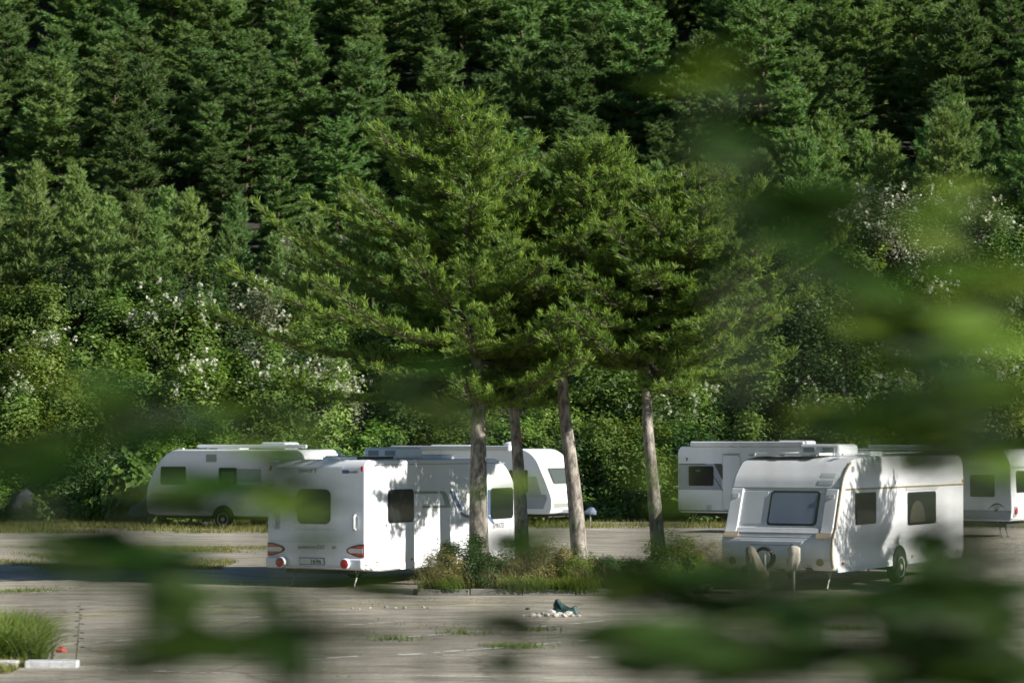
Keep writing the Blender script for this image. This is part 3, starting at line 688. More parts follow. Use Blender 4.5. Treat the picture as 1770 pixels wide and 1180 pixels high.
steady(nD,.8,LD-.6,.5,.5); steady(nD,.3,LD-.6,.5,.5); yd=LD*.45; arch(nD,2.3,yd,.42,.36,.4); wheel(nD,1.09,yd); wheel(nD,-1.09,yd)
MB().tube([(.9,.9,2.72),(.9,LD-.5,2.72)],.05,8).build('roof_rail',M['plate'],nD,smooth=True)

# ------------------------------------------------------------------ kerbs and island
isl=[(-1.75,45.0),(3.1,45.0),(5.0,50.0),(-.55,50.0)]
tag(MB().add([(x,y,.09) for x,y in isl],[(0,1,2,3)]).build('island_soil',M['soil']),kind='structure')
kb=empty('kerb',(0,0,0)); tag(kb,kind='structure')
rnd=random.Random(4)
def kerbrow(par,a,b,mat,step=1.0,h=.12,w=.16,gap=.008):
    a=Vector((*a,0)); b=Vector((*b,0)); L=(b-a).length; n=max(1,round(L/step)); t=(b-a)/n
    ang=math.atan2(t.y,t.x)
    for i in range(n):
        c=a+t*(i+.5); o=MB().box((0,0,h/2),(t.length-gap,w,h)).build('kerb_stone',M[mat],par,bevel=.02)
        o.location=(c.x+rnd.uniform(-.01,.01),c.y+rnd.uniform(-.012,.012),rnd.uniform(-.012,.004)); o.rotation_euler=(rnd.uniform(-.02,.02),0,ang+rnd.uniform(-.012,.012))
for i in range(4): kerbrow(kb,isl[i],isl[(i+1)%4],'kerb')
kw=empty('white_kerb',(0,0,0)); tag(kw,kind='structure')
A=ground_at(-40,1153); B=ground_at(137,1153); 
for x0,x1 in ((-95,35),(46,138)):
    A=ground_at(x0,1152); B=ground_at(x1,1152); kerbrow(kw,(A.x,A.y+.1),(B.x,B.y+.1),'kerbwhite',2.0,.10,.20)
kr=empty('back_kerb',(0,0,0)); tag(kr,kind='structure')
kerbrow(kr,(-19,83.3),(-9.5,83.3),'kerb',1.5); kerbrow(kr,(2,83.3),(22,83.3),'kerb',1.5)

# ------------------------------------------------------------------ foliage builders
def nrm(v): return v/np.maximum(np.linalg.norm(v,axis=-1,keepdims=True),1e-9)
def needles(rng,P,Dv,K,ln,wd,spread=(12,55),wind=None,tint=None,back=.6):
    """K thin triangles per tuft"""
    N=len(P); D=np.repeat(nrm(Dv),K,0); p=np.repeat(P,K,0)
    r=rng.normal(size=(N*K,3)); perp=nrm(r-(r*D).sum(1,keepdims=True)*D)
    a=np.radians(rng.uniform(*spread,N*K))[:,None]
    nd=D*np.cos(a)+perp*np.sin(a)
    if wind is not None: nd=nrm(nd+wind)
    L=ln*rng.uniform(.7,1.25,(N*K,1)); b=p-D*ln*back*rng.random((N*K,1))
    side=nrm(np.cross(nd,rng.normal(size=(N*K,3))))*wd*rng.uniform(.7,1.3,(N*K,1))
    V=np.stack([b,b+nd*L*.5+side,b+nd*L,b+nd*L*.5-side],1)
    idx=np.arange(N*K)[:,None]*4
    F=np.concatenate([idx+np.array([[0,1,2]]),idx+np.array([[0,2,3]])])
    t=(np.repeat(rng.random(N) if tint is None else tint,K)*.75+rng.random(N*K)*.25)
    tv=np.repeat(t[:,None],4,1); tv[:,2]+=.12
    return V.reshape(-1,3),F,np.clip(tv,0,1).ravel()
def needles_s(rng,P,Dv,K,ln,wd,spread=(12,60),back=.6):
    """cheap far version, one triangle each"""
    N=len(P); D=np.repeat(nrm(Dv),K,0); p=np.repeat(P,K,0)
    r=rng.normal(size=(N*K,3)); perp=nrm(r-(r*D).sum(1,keepdims=True)*D); a=np.radians(rng.uniform(*spread,N*K))[:,None]
    nd=D*np.cos(a)+perp*np.sin(a); L=ln*rng.uniform(.7,1.25,(N*K,1)); b=p-D*ln*back*rng.random((N*K,1))
    side=nrm(np.cross(nd,rng.normal(size=(N*K,3))))*wd*rng.uniform(.7,1.3,(N*K,1))
    V=np.stack([b-side,b+side,b+nd*L],1).reshape(-1,3); F=np.arange(N*K*3).reshape(-1,3)
    t=np.repeat(np.repeat(rng.random(N),K)*.7+rng.random(N*K)*.3,3)
    return V,F,t
def pine(rng,H,h0,rad,nb,path,tr,elev=(2,40),droop=.06,tw_step=.28,tw_len=(.35,.7),tuft_step=.16,wind=None,up=.35,tup=.5,asym=None,fill=.0,split=False):
    """returns MB of wood and tuft positions/directions. path(t)->xy offset of trunk, rad(u)->branch length"""
    mb=MB(); br=MB(); ts=np.linspace(0,1,14); pts=[(*path(t),H*t) for t in ts]
    mb.tube(pts,[max(.012,tr*(1-t*.92)*(1.25 if t==0 else 1)) for t in ts],9)
    P=[];Dv=[]
    az=rng.random()*6.3
    for i in range(nb):
        u=(i+rng.random()*.7)/nb; t=h0/H+(1-h0/H)*u*.985; az+=2.4+rng.normal()*.25
        R=rad(u)*(rng.uniform(.35,.7) if rng.random()<fill else rng.uniform(.75,1.15))
        if asym is not None: R*=asym(az,u)
        if R<.08: continue
        el=math.radians(elev[0]+(elev[1]-elev[0])*u**1.3+rng.normal()*6)
        b0=np.array([*path(t),H*t]); d=np.array([math.cos(az)*math.cos(el),math.sin(az)*math.cos(el),math.sin(el)])
        bp=[]; 
        for q in np.linspace(0,1,6):
            bp.append(b0+d*R*q+np.array([0,0,-droop*R*math.sin(q*PI)+ .10*R*q**3])+(wind*R*q*q*.25 if wind is not None else 0))
        bp=np.array(bp); r0=max(.010,.024*(R**.8)*(.6 if tr<.12 else 1))
        br.tube(bp,[r0,r0*.8,r0*.62,r0*.45,r0*.3,.006],5,cap=False)
        hz=np.array([-math.sin(az),math.cos(az),0])
        n=max(2,int(R*.85/tw_step))
        for j in range(n):
            q=.08+.92*(j+rng.random()*.8)/n; q=min(q,.995); k=min(4,int(q*5)); f=q*5-k; c=bp[k]*(1-f)+bp[k+1]*f
            dl=nrm(bp[k+1]-bp[k])
            for sd_ in (-1,1):
                L=rng.uniform(*tw_len)*(1.15-.55*q)*min(1,R/1.2+.25)
                td=nrm(dl*rng.uniform(.45,.9)+hz*sd_*rng.uniform(.45,1)+np.array([0,0,up*rng.uniform(.2,1.2)]))
                e=c+td*L
                br.tube([c,(c+e)/2+np.array([0,0,-.03*L]),e],[.010,.008,.004],3,cap=False)
                m=max(1,int(L/tuft_step))
                for x in range(m):
                    g=(x+1)/m; P.append(c+td*L*g+rng.normal(size=3)*.03); Dv.append(nrm(td+np.array([0,0,tup*rng.uniform(.4,1.5)])+rng.normal(size=3)*.25))
        P.append(bp[-1]); Dv.append(nrm(d+np.array([0,0,.5])))
    P.append(np.array(pts[-1])); Dv.append(np.array([0,0,1.]))
    if not split: mb.add(br.v,br.f)
    return (mb,br,np.array(P),np.array(Dv)) if split else (mb,np.array(P),np.array(Dv))
def mb_mesh(mb,name,mat):
    me=bpy.data.meshes.new(name); me.from_pydata(mb.v,[],mb.f); me.polygons.foreach_set('use_smooth',[True]*len(me.polygons)); me.materials.append(mat); return me

# ------------------------------------------------------------------ four tall pines on the island
WIND=np.array([-.42,0,.12])
specs=[ # base px, D, apex px, apex py, crown base m, trunk r, radius, seed, label
 (833,48.0,800,168,3.5,.215,4.1,11,'tallest pine, dark thick trunk forked low, in front of the caravan with red tail lights'),
 (906,49.2,905,290,4.5,.165,2.75,12,'tall pine whose pale slender trunk carries a small red mark'),
 (1002,48.6,1020,245,4.4,.185,2.9,13,'tall pine with pale leaning trunk, third from the tail-lit caravan'),
 (1136,48.2,1175,295,4.15,.165,3.4,14,'tall pine nearest the caravan with solar panel, slim upright trunk')]
for bpx,D,apx,apy,h0,tr,R0,seed,lab in specs:
    rng=np.random.default_rng(seed)
    base=Vector(((bpx-885)/FPX*D,D,.05)); top=at(apx,apy,D); H=top.z-.05; dx=top.x-base.x
    mid={11:-.14,12:-.26,13:-.34,14:-.17}[seed]
    def path(t,dx=dx,mid=mid,seed=seed):
        lean=mid*min(1,t/.42)*(1 if t<.42 else 1)
        return (lean*(1-sm(.42,1,t))+dx*sm(.42,1,t)*1.0+.05*math.sin(t*7+seed), .06*math.sin(t*5+seed))
    rad=lambda u,R0=R0: R0*(1-u)**(.84 if R0>4 else .76)*(.55+.45*sm(0,.25,u))+.36
    asym=(lambda az,u:1.0+(.36 if u<.45 else .18)*max(0,-math.cos(az))) if seed==11 else ((lambda az,u:1.0+.25*max(0,math.cos(az))) if seed==14 else (lambda az,u:1.0))
    mb,br,P,Dv=pine(rng,H,h0,rad,{11:104,12:76,13:80,14:86}[seed],path,tr,elev=(-1,18),droop=.06,tw_step=.105,tw_len=(.35,.8),tuft_step=.125,wind=WIND*.4,up=.12,tup=.85,asym=asym,fill=.35,split=True)
    e=empty('pine_tree',base,0,lab,'pine tree','tall pines on the grassy island')
    obj('trunk',mb_mesh(mb,'trunk',M['bark']),e); obj('branches',mb_mesh(br,'branches',M['barkdark']),e)
    K=20
    V,F,t=needles(rng,P,Dv,K,.15,.0078,(12,62),WIND*1.0)
    me=mesh_np('crown',V,F,M['needle'],t); obj('crown',me,e)
    print('pine',seed,len(P),len(F))
    if seed==12:
        for q in range(3): MB().box((-.02-.02*q,-.168,3.05-.11*q),(.035,.03,.07)).build('paint_mark',M['redpaint'],e)

src=[o for o in bpy.data.objects if o.name.startswith('pine_tree')][-1]
e=empty('pine_tree',(13.4,44.6,0),2.0,'tall pine standing just outside the right edge of the view','pine tree','tall pines on the grassy island'); e.scale=(.58,.58,.68)
for ch in list(src.children):
    c_=ch.copy(); link(c_,e)
# ------------------------------------------------------------------ forest pines on the hill
FV=[]
for v in range(6):
    rng=np.random.default_rng(100+v); H=[10.5,11.5,12.5,11,12,10][v]; lean=rng.normal(size=2)*.35
    path=lambda t,l=lean,v=v:(l[0]*t*t+.12*math.sin(t*6+v),l[1]*t*t)
    R0=[2.9,3.2,3.4,3.0,3.5,2.7][v]
    mb,P,Dv=pine(rng,H,H*.22,lambda u,R0=R0:R0*(1-u)**.62*(.7+.3*sm(0,.2,u))+.35,38,path,.15,elev=(-8,24),droop=.03,tw_step=.15,tw_len=(.5,1.1),tuft_step=.20,up=.15,tup=.8,fill=.35)
    V,F,t=needles_s(rng,P,Dv,11,.36,.040,(8,60))
    FV.append((mb_mesh(mb,'forest_trunk',M['barkred']),mesh_np('forest_crown',V,F,M['fneedle'],t),H)); print('forest',len(P),len(F))
YV=[]
for v in range(5):
    rng=np.random.default_rng(200+v); H=[6.2,6.8,5.8,6.5,7.2][v]
    path=lambda t,v=v:(.10*math.sin(t*5+v),.06*math.sin(t*4+v))
    mb,P,Dv=pine(rng,H,H*(.38 if v in (1,4) else .18),lambda u:1.6*(1-u)**.8+.28,40,path,.085,elev=(8,62),droop=.0,tw_step=.18,tw_len=(.35,.75),tuft_step=.15,up=.65,tup=1.0,fill=.2)
    for q in range(16):   # leader shoots
        a=rng.random()*6.3; r=rng.random()*.5; b=np.array([*path(1),H*.93-r*1.1])+np.array([math.cos(a)*r,math.sin(a)*r,0])
        for s_ in np.linspace(0,.6,5): P=np.vstack([P,b+[0,0,s_]]); Dv=np.vstack([Dv,[math.cos(a)*.15,math.sin(a)*.15,1]])
    V,F,t=needles_s(rng,P,Dv,12,.26,.026,(10,55))
    YV.append((mb_mesh(mb,'young_trunk',M['barkred']),mesh_np('young_crown',V,F,M['yneedle'],t),H)); print('young',len(P),len(F))
def put_tree(name,var,x,y,s,rz,label,group,sink=.15,tilt=(0,0)):
    e=empty(name,(x,y,th(x,y)-sink),rz,label,'pine tree',group); e.scale=(s,s,s*1.0); e.rotation_euler=(tilt[0],tilt[1],rz)
    obj('trunk',var[0],e); obj('crown',var[1],e); return e
rr_=random.Random(7); nfor=0
rowno=0; y=126.0
ORD=['first','second','third','fourth','fifth','sixth','seventh','eighth','ninth','tenth','eleventh','twelfth','thirteenth','fourteenth','fifteenth','sixteenth','seventeenth','eighteenth','nineteenth','twentieth']
def inview(x,y): return abs(x/y*FPX)<885
while y<172:
    half=y*.5*1770/FPX+4; x=-half+rr_.uniform(0,4)
    xr=half+6; cnt=0; rowno+=1
    while x<xr:
        xx=x+rr_.uniform(-1.2,1.2); yy=y+rr_.uniform(-2.0,2.0)
        flab='dark green forest pine on the hillside just outside the view'
        if inview(xx,yy):
            flab='dark green hillside pine, '+(ORD[cnt] if cnt<20 else 'twenty-'+ORD[cnt-20])+' from the left in the '+ORD[rowno-1]+' forest row upward'; cnt+=1
        put_tree('forest_pine',FV[rr_.randrange(6)],xx,yy,rr_.choice((.5,.6,.66,.72,.8,.92))*rr_.uniform(.93,1.07),rr_.uniform(0,6.28),flab,'pines of the hillside forest',.2,(rr_.uniform(-.09,.09),rr_.uniform(-.09,.09)))
        nfor+=1; x+=rr_.uniform(2.4,3.7)
    y+=3.9
print('forest trees',nfor)
# young pines in the row at the foot of the forest
nyo=0
for y,step,rown in ((104.5,2.9,'front'),(109,2.7,'middle'),(114,3.0,'back')):
    cnt=0
    x=-27+rr_.uniform(0,2)
    while x<28:
        xx=x+rr_.uniform(-.7,.7); yy=y+rr_.uniform(-1.3,1.3)
        if not (1.0<xx<6.0 and yy<108): 
            ylab='young light green pine just outside the view'
            if inview(xx,yy): ylab='young light green pine with upright shoots, '+ORD[cnt]+' from the left in the '+rown+' row'; cnt+=1
            put_tree('young_pine',YV[rr_.randrange(5)],xx,yy,rr_.uniform(.8,1.08),rr_.uniform(0,6.28),ylab,'young pines at the foot of the forest'); nyo+=1
        x+=step*rr_.uniform(.8,1.25)
print('young',nyo)

# ------------------------------------------------------------------ shrubs
def shrub(rng,w,h,ncl,nl,leaf,mat,blossom=None,nbl=0,clump=.30,asp=.55,long=False):
    """dome of leaf clumps, returns (stem mesh, leaf mesh, blossom mesh)"""
    mb=MB(); C=[]
    for i in range(ncl):
        a=rng.random()*6.283; el=math.asin(rng.uniform(.02,1)); r=rng.uniform(.70,1.08)*(1+.18*math.sin(3*a+1)+.12*math.sin(5*a))
        c=np.array([math.cos(a)*math.cos(el)*r*w/2,math.sin(a)*math.cos(el)*r*w/2,.12*h+math.sin(el)*r*h*.86]); C.append(c)
        if i%3==0:
            b=np.array([c[0]*.1,c[1]*.1,0]); m=(b+c)/2+rng.normal(size=3)*.12*w*.4; mb.tube([b,m,c],[.035,.022,.006],5,cap=False)
    C=np.array(C); k=rng.integers(0,ncl,nl); cs=clump*np.array([w*.42,w*.42,h*.42])
    off=rng.normal(size=(nl,3))*cs*.75; P=C[k]+off; P[:,2]=np.abs(P[:,2])+.03
    out=nrm(P-np.array([0,0,h*.2])); nr=nrm(out*.8+np.array([0,0,.55])+rng.normal(size=(nl,3))*.36)
    ax=nrm(np.cross(nr,rng.normal(size=(nl,3)))); bx=np.cross(nr,ax); s=leaf*rng.uniform(.6,1.35,(nl,1))
    V=np.stack([P-ax*s*.5,P+bx*s*asp*.5+nr*s*.12,P+ax*s*.55-nr*s*.10,P-bx*s*asp*.5+nr*s*.12],1).reshape(-1,3)
    i4=np.arange(nl)[:,None]*4; F=np.concatenate([i4+np.array([[0,1,2]]),i4+np.array([[0,2,3]])])
    t=np.repeat(np.clip(.55*rng.random(ncl)[k]+.45*rng.random(nl),0,1),4)
    bm=None
    if nbl:
        up=C[np.argsort(-C[:,2])][:max(3,int(ncl*.6))]; Q=[];
        for i in range(nbl):
            c=up[rng.integers(0,len(up))]; q=c+rng.normal(size=3)*cs*.9+nrm(c)*.12; q[2]+=.08
            ax0=nrm(np.array([rng.normal()*.5,rng.normal()*.5,1.0])); n=13
            g=rng.random((n,1)); Q.append(q+ax0*g*.24+rng.normal(size=(n,3))*.065*(1.15-g))
        Q=np.concatenate(Q); m=len(Q); n2_=nrm(rng.normal(size=(m,3))+[0,0,.4]); a2=nrm(np.cross(n2_,rng.normal(size=(m,3)))); b2=np.cross(n2_,a2); s2_=.062*rng.uniform(.6,1.3,(m,1))
        V2=np.stack([Q-a2*s2_,Q+b2*s2_,Q+a2*s2_,Q-b2*s2_],1).reshape(-1,3); F2=np.arange(m*4).reshape(-1,4)
        bm=mesh_np('blossom',V2,F2,M[blossom],np.repeat(rng.random(m),4))
    return mb_mesh(mb,'stems',M['barkgrey']),mesh_np('leaves',V,F,M[mat],t),bm,h
R=np.random.default_rng
SH={'bright':[shrub(R(300+i),3.2,2.5,46,5000,.19,'leafbright',clump=.26) for i in range(3)],
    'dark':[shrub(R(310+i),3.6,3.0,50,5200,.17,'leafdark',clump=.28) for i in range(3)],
    'yellow':[shrub(R(320+i),3.0,2.6,46,5200,.13,'leafyellow',clump=.25) for i in range(2)],
    'bloom':[shrub(R(330+i),3.2,2.9,46,4600,.17,'leafbright','blossom',60,clump=.26) for i in range(3)],
    'pale':[shrub(R(340+i),3.0,3.0,46,5000,.12,'leafpale','blossom',45,clump=.26) for i in range(2)],
    'dry':[shrub(R(350),3.0,2.6,40,1800,.12,'leafpale','drybloom',170,clump=.26)],
    'vine':[shrub(R(360+i),2.4,1.2,40,2300,.22,'leafbright',clump=.30,asp=.8) for i in range(2)]}
SL={'bright':('leafy bright green shrub on the bank behind the lot','shrub','bright green shrubs on the bank'),
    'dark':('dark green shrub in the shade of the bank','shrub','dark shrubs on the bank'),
    'yellow':('yellowish green shrub low on the bank','shrub','yellow green shrubs on the bank'),
    'bloom':('green shrub topped with white blossom on the bank','shrub','white flowering shrubs on the bank'),
    'pale':('pale silvery shrub with white blossom tips on the bank','shrub','pale shrubs on the bank'),
    'dry':('pinkish dry flowering shrub against the dark forest','shrub',None),
    'vine':('low broad-leaved vine clump at the edge of the lot','plant','low vines at the back edge of the lot')}
def put_shrub(kind,x,y,s,rz,label=None,z=None,sz=1.0):
    v=rr_.choice(SH[kind]); l,c,gp=SL[kind]
    e=empty('shrub' if kind!='vine' else 'vine_clump',(x,y,(th(x,y) if z is None else z)-.06),rz,label or l,c,gp); e.scale=(s,s,s*sz)
    obj('stems',v[0],e); obj('crown',v[1],e)
    if v[2] is not None: obj('blossom',v[2],e)
    return e
def find_D(px,py,h,lo=86.5,hi=122):
    best=(1e9,lo)
    for D in np.arange(lo,hi,.25):
        X=(px-885)/FPX*D; z=th(X,D)+h; y=HOR-(z-CAMH)/D*FPX
        if abs(y-py)<best[0]: best=(abs(y-py),D)
    return best[1]
named=[('bloom',300,505,1.15,'rounded shrub with white blossom crest left of the tall pines'),('pale',440,515,1.1,'pale shrub thick with white blossom beside the lowest branches of the tallest pine'),
 ('pale',520,470,.95,'tall sparse pale shrub with white tips beside the tallest pine'),('bloom',340,625,1.0,None),('bloom',470,640,.9,None),('pale',570,640,.9,None),('bloom',560,625,.9,None),
 ('yellow',45,605,1.1,None),('yellow',110,650,1.0,None),('bright',160,590,1.0,None),('bright',30,690,1.0,None),('bright',130,690,1.0,None),('bright',220,640,1.0,None),
 ('pale',590,300,1.0,'pale cream flowering bush beneath the dark forest left of the tallest pine'),('pale',500,335,.9,None),
 ('dry',1590,215,.85,None),('pale',1500,330,1.15,'large silvery flowering shrub high on the bank at the right'),('pale',1570,350,1.1,None),('pale',1740,310,1.1,None),('pale',1700,350,1.0,None),
 ('bloom',1420,672,.8,'shrub with white flower heads above the caravan with solar panel'),('bloom',1530,650,.95,None),('yellow',1490,690,.8,None),('bloom',1190,650,.85,None),('bloom',1160,690,.8,None),
 ('bright',1300,590,1.1,None),('bright',1350,600,1.0,None),('bright',1240,600,.95,None),('bright',1660,640,1.0,None),('bloom',1720,620,1.0,None),('yellow',1080,735,.8,'rounded yellow green bush between the two rightmost pine trunks'),
 ('bright',1060,640,.9,None),('bright',720,600,1.0,None),('dark',1430,560,1.1,None),('dark',1500,600,1.1,None),('dark',1380,480,1.1,None)]
seen={}
for kind,px,py,s,lab in sorted(named,key=lambda q:q[1]):
    if lab is None and kind!='dry':
        seen[kind]=seen.get(kind,0)+1; lab={'bright':'large bright green shrub','dark':'large dark shrub','yellow':'yellowish green shrub','bloom':'large white blossomed shrub','pale':'large pale silvery shrub'}[kind]+' on the bank, '+ORD[seen[kind]-1]+' of its kind from the left'
    h=SH[kind][0][3]*s; D=find_D(px,py,h); put_shrub(kind,(px-885)/FPX*D,D,s,rr_.uniform(0,6.28),lab)
nth={}
for y,step,kinds in ((103.2,2.6,('dark','bright')),(106.8,2.8,('dark','dark','bright')),(88.6,2.3,('dark','dark','bright')),(91.5,2.4,('dark','bright','bright','yellow')),(94.5,2.5,('bright','dark','bloom','bright')),(98,2.5,('bright','bright','bloom','dark')),(101.5,2.8,('bright','dark','bright'))):
    x=-23+rr_.uniform(0,2)
    while x<24:
        kd=rr_.choice(kinds); adj={'yellow':'yellow green shrub','dark':'dark green shrub','bright':'bright green leafy shrub','bloom':'white blossomed shrub'}[kd]
        rw={88.6:'lowest',91.5:'second',94.5:'third',98:'fourth',101.5:'fifth',103.2:'sixth',106.8:'topmost'}[y]; lab=None
        if inview(x,y):
            nth[(kd,y)]=nth.get((kd,y),0)+1; lab=adj+', '+ORD[nth[(kd,y)]-1]+' of its kind from the left, '+rw+' row on the bank'
        put_shrub(kd,x+rr_.uniform(-.6,.6),y+rr_.uniform(-.9,.9),rr_.uniform(.65,1.0),rr_.uniform(0,6.28),lab,sz=rr_.uniform(.85,1.2)); x+=step*rr_.uniform(.75,1.3)
x=-20; cnt=0
while x<21:
    if not(-2.5<x<-1):
        lab=None
        if inview(x,86.3): lab='low broad-leaved vine clump at the lot edge, '+ORD[cnt%20]+(' from the left' if cnt<20 else ' from the left after the first twenty'); cnt+=1
        put_shrub('vine',x+rr_.uniform(-.4,.4),86.3+rr_.uniform(-.7,.6),rr_.uniform(.55,.95),rr_.uniform(0,6.28),lab,z=0)
    x+=rr_.uniform(1.3,2.0)
put_shrub('vine',(232-885)/FPX*85.2,85.2,1.25,.4,'bright broad-leaved bush beside the slate blue hitch cover',z=.1,sz=1.4)

# ------------------------------------------------------------------ grass
def blades(rng,XY,h,wd,lean=.35,seg=3,wind=(0,0)):
    n=len(XY); a=rng.random(n)*6.283; L=h*rng.uniform(.45,1.15,n)
    dx=np.cos(a)*lean*rng.uniform(.2,1.2,n)+wind[0]; dy=np.sin(a)*lean*rng.uniform(.2,1.2,n)+wind[1]
    sa=rng.random(n)*6.283; sx,sy=np.cos(sa)*wd/2,np.sin(sa)*wd/2; rows=[]
    z0=XY[:,2] if XY.shape[1]>2 else np.zeros(n)
    for i in range(seg+1):
        q=i/seg; k=(1-q)**.7 if i<seg else 0.08
        cx=XY[:,0]+dx*L*q*q; cy=XY[:,1]+dy*L*q*q; cz=z0+L*(q-.22*q*q*np.hypot(dx,dy)*1.2)
        rows += [np.stack([cx-sx*k,cy-sy*k,cz],-1),np.stack([cx+sx*k,cy+sy*k,cz],-1)]
    V=np.stack(rows,1).reshape(-1,3); b=np.arange(n)[:,None]*(2*(seg+1)); F=[]
    for i in range(seg): F.append(b+np.array([[2*i,2*i+1,2*i+3,2*i+2]]))
    t=np.repeat(rng.random(n)[:,None],2*(seg+1),1)*.6+np.linspace(0,.4,seg+1).repeat(2)[None]
    return V,np.concatenate(F),t.ravel()
def grassobj(name,label,rng,XY,h,wd,mat,lean=.35,seg=3,wind=(0,0)):
    V,F,t=blades(rng,XY,h,wd,lean,seg,wind); o=obj(name,mesh_np(name,V,F,M[mat],t)); tag(o,label,'grass',kind='stuff'); return o
rng=np.random.default_rng(5)
def in_island(n,front=0,u=(0,1)):
    a=rng.uniform(*u,n); v=rng.random(n)**(1.4 if front else 1); A=np.array(isl[0]);B=np.array(isl[1]);C_=np.array(isl[2]);D_=np.array(isl[3])
    p=(A*(1-a)[:,None]+B*a[:,None])*(1-v)[:,None]+(D_*(1-a)[:,None]+C_*a[:,None])*v[:,None]
    p[:,1]+=.1; return np.column_stack([p,np.full(n,.085)])
grassobj('island_grass','dry tall grass and weeds growing round the pine trunks on the island',rng,in_island(12000),.46,.012,'grassdry',.45,3,(-.12,0))
grassobj('island_weeds','green weeds among the dry island grass',rng,in_island(6000,1),.28,.016,'grassgreen',.55,3)
n=5200; A_=np.array(isl[0]); B_=np.array(isl[1]); a_=rng.random(n); q_=A_*(1-a_)[:,None]+B_*a_[:,None]; q_[:,1]+=rng.uniform(-.12,.25,n)
dens_=np.sin(q_[:,0]*2.1)+np.sin(q_[:,0]*5.3+1)+rng.normal(size=n)*.5>.1
grassobj('kerb_overhang_grass','grass hanging over the island kerb towards the camera',rng,np.column_stack([q_[dens_],np.full(dens_.sum(),.07)]),.34,.013,'grassgreen',.5,3,(-.1,-.55))
# leafy weed clumps on the island
def weed(nm,x,y,z,s,kind,lab,sz=1.0):
    v=SH[kind][0]; e=empty('weed_clump',(x,y,z),rr_.uniform(0,6),lab,'plant','leafy weeds on the island'); e.scale=(s,s,s*sz); obj('stems',v[0],e); obj('crown',v[1],e); return e
WV=shrub(R(370),3.2,2.4,60,5000,.16,'grassgreen',clump=.22,asp=.35); SH['weed']=[WV]
WD=shrub(R(371),3.2,2.4,60,5000,.16,'leafdark',clump=.22,asp=.35); SH['weedd']=[WD]
WY=shrub(R(372),3.2,2.4,60,5000,.13,'grassdry',clump=.22,asp=.35); SH['weedy']=[WY]
for px,D,s,kd,lab,sz in [(765,45.6,.30,'weedy','pale leafy weed at the end of the island beside the caravan skirt',1.0),(800,45.9,.36,'weedd','dark green leafy weed at the foot of the thickest pine trunk',1.1),(850,45.5,.28,'weedd','dark weed spilling over the kerb below the thickest pine trunk',1.0),
    (900,45.8,.33,'weedy','yellow flowered weed in front of the slender trunk with a red mark',1.1),(950,45.8,.36,'weedy','yellow flowered weed left of the third pine trunk',1.0),(990,45.7,.30,'weed','green weed in front of the third pine trunk',.9),
    (1050,45.8,.28,'weedd','dark bushy weed between the two rightmost pine trunks',.9),(1110,45.9,.28,'weedd','dark bushy weed in front of the rightmost pine trunk',.9),(1165,46,.36,'weed','green weed right of the rightmost pine trunk',1.0),(1195,46.6,.34,'weedy','yellowish weed at the island end near the khaki hitch cover',1.1)]:
    weed(None,(px-885)/FPX*D,D,.08,s,kd,lab,sz)
# lot grass patches (noise masked)
def patch(n,x0,x1,y0,y1,thr,sc_,seed):
    r=np.random.default_rng(seed); X=r.uniform(x0,x1,n); Y=r.uniform(y0,y1,n); ph=r.random(6)*6
    f=np.sin(X*sc_+ph[0]+1.3*np.sin(Y*sc_*.7+ph[1]))+np.sin(Y*sc_*.9+ph[2]+1.2*np.sin(X*sc_*.55+ph[3]))+.7*np.sin(X*sc_*2.7+Y*sc_*2.1+ph[4])
    k=f+r.normal(size=n)*.45>thr; return np.column_stack([X[k],Y[k],np.full(k.sum(),.0)])
grassobj('lot_grass','patchy short grass spreading over the left of the lot',rng,patch(52000,-18,-6.5,54,66,.35,.8,1),.085,.016,'grass',.6,2)
grassobj('verge_grass','sunlit grass verge along the back edge of the lot',rng,np.vstack([patch(26000,-19,20,80.5,86.5,-.6,.5,2),patch(9000,-19,-4,76,81,.2,.6,3)]),.24,.022,'grass',.5,2)
grassobj('weeds','thin weeds in the cracks of the lot',rng,np.vstack([patch(7000,-7,8,29,44,1.75,.9,6),patch(6000,8,20,58,76,.2,.6,8),patch(3000,-10,-2,44,50,1.7,1.1,9)]),.07,.012,'grass',.7,2)
c0=[ground_at(880,1116),ground_at(900,1117),ground_at(920,1088),ground_at(800,1094),ground_at(680,1104),ground_at(1450,1085),ground_at(1470,1086),ground_at(60,1020),ground_at(30,1022)]
pts=np.concatenate([np.column_stack([rng.normal(c.x,.22,150),rng.normal(c.y,.18,150),np.zeros(150)]) for c in c0])
grassobj('grass_tufts','small grass tufts growing through the asphalt',rng,pts,.10,.012,'grassgreen',.7,2)
# grass mound by the white kerb
n=13000; ctr=ground_at(18,1128); X=rng.normal(ctr.x,.55,n); Y=rng.uniform(31.0,34.2,n); k=(X<ctr.x+.78-.28*(Y-31.0)+rng.normal(size=n)*.05); X=X[k];Y=Y[k]
hh=np.column_stack([X,Y,np.full(len(X),.0)])
o=grassobj('tall_grass','lush arching tall grass behind the white kerb',rng,hh,.56,.018,'grassgreen',1.0,4,(.45,-.1))
n=2500; X=rng.uniform(ctr.x-1,ctr.x+.6,n); Y=rng.uniform(29.6,31.2,n)
grassobj('kerb_grass','short yellowish grass along the white kerb',rng,np.column_stack([X,Y+.0,np.zeros(n)]),.13,.014,'grass',.6,2)
kk=ground_at(112,1143)
e=empty('weed_stalk',(kk.x+.06,kk.y+.6,0),0,'single leafy weed stalk standing by the tall grass','plant')
mb=MB().tube([(0,0,0),(.03,0,.35),(.05,.02,.72)],[.008,.006,.003],5); mb.build('stem',M['twig'],e)
mb=MB()
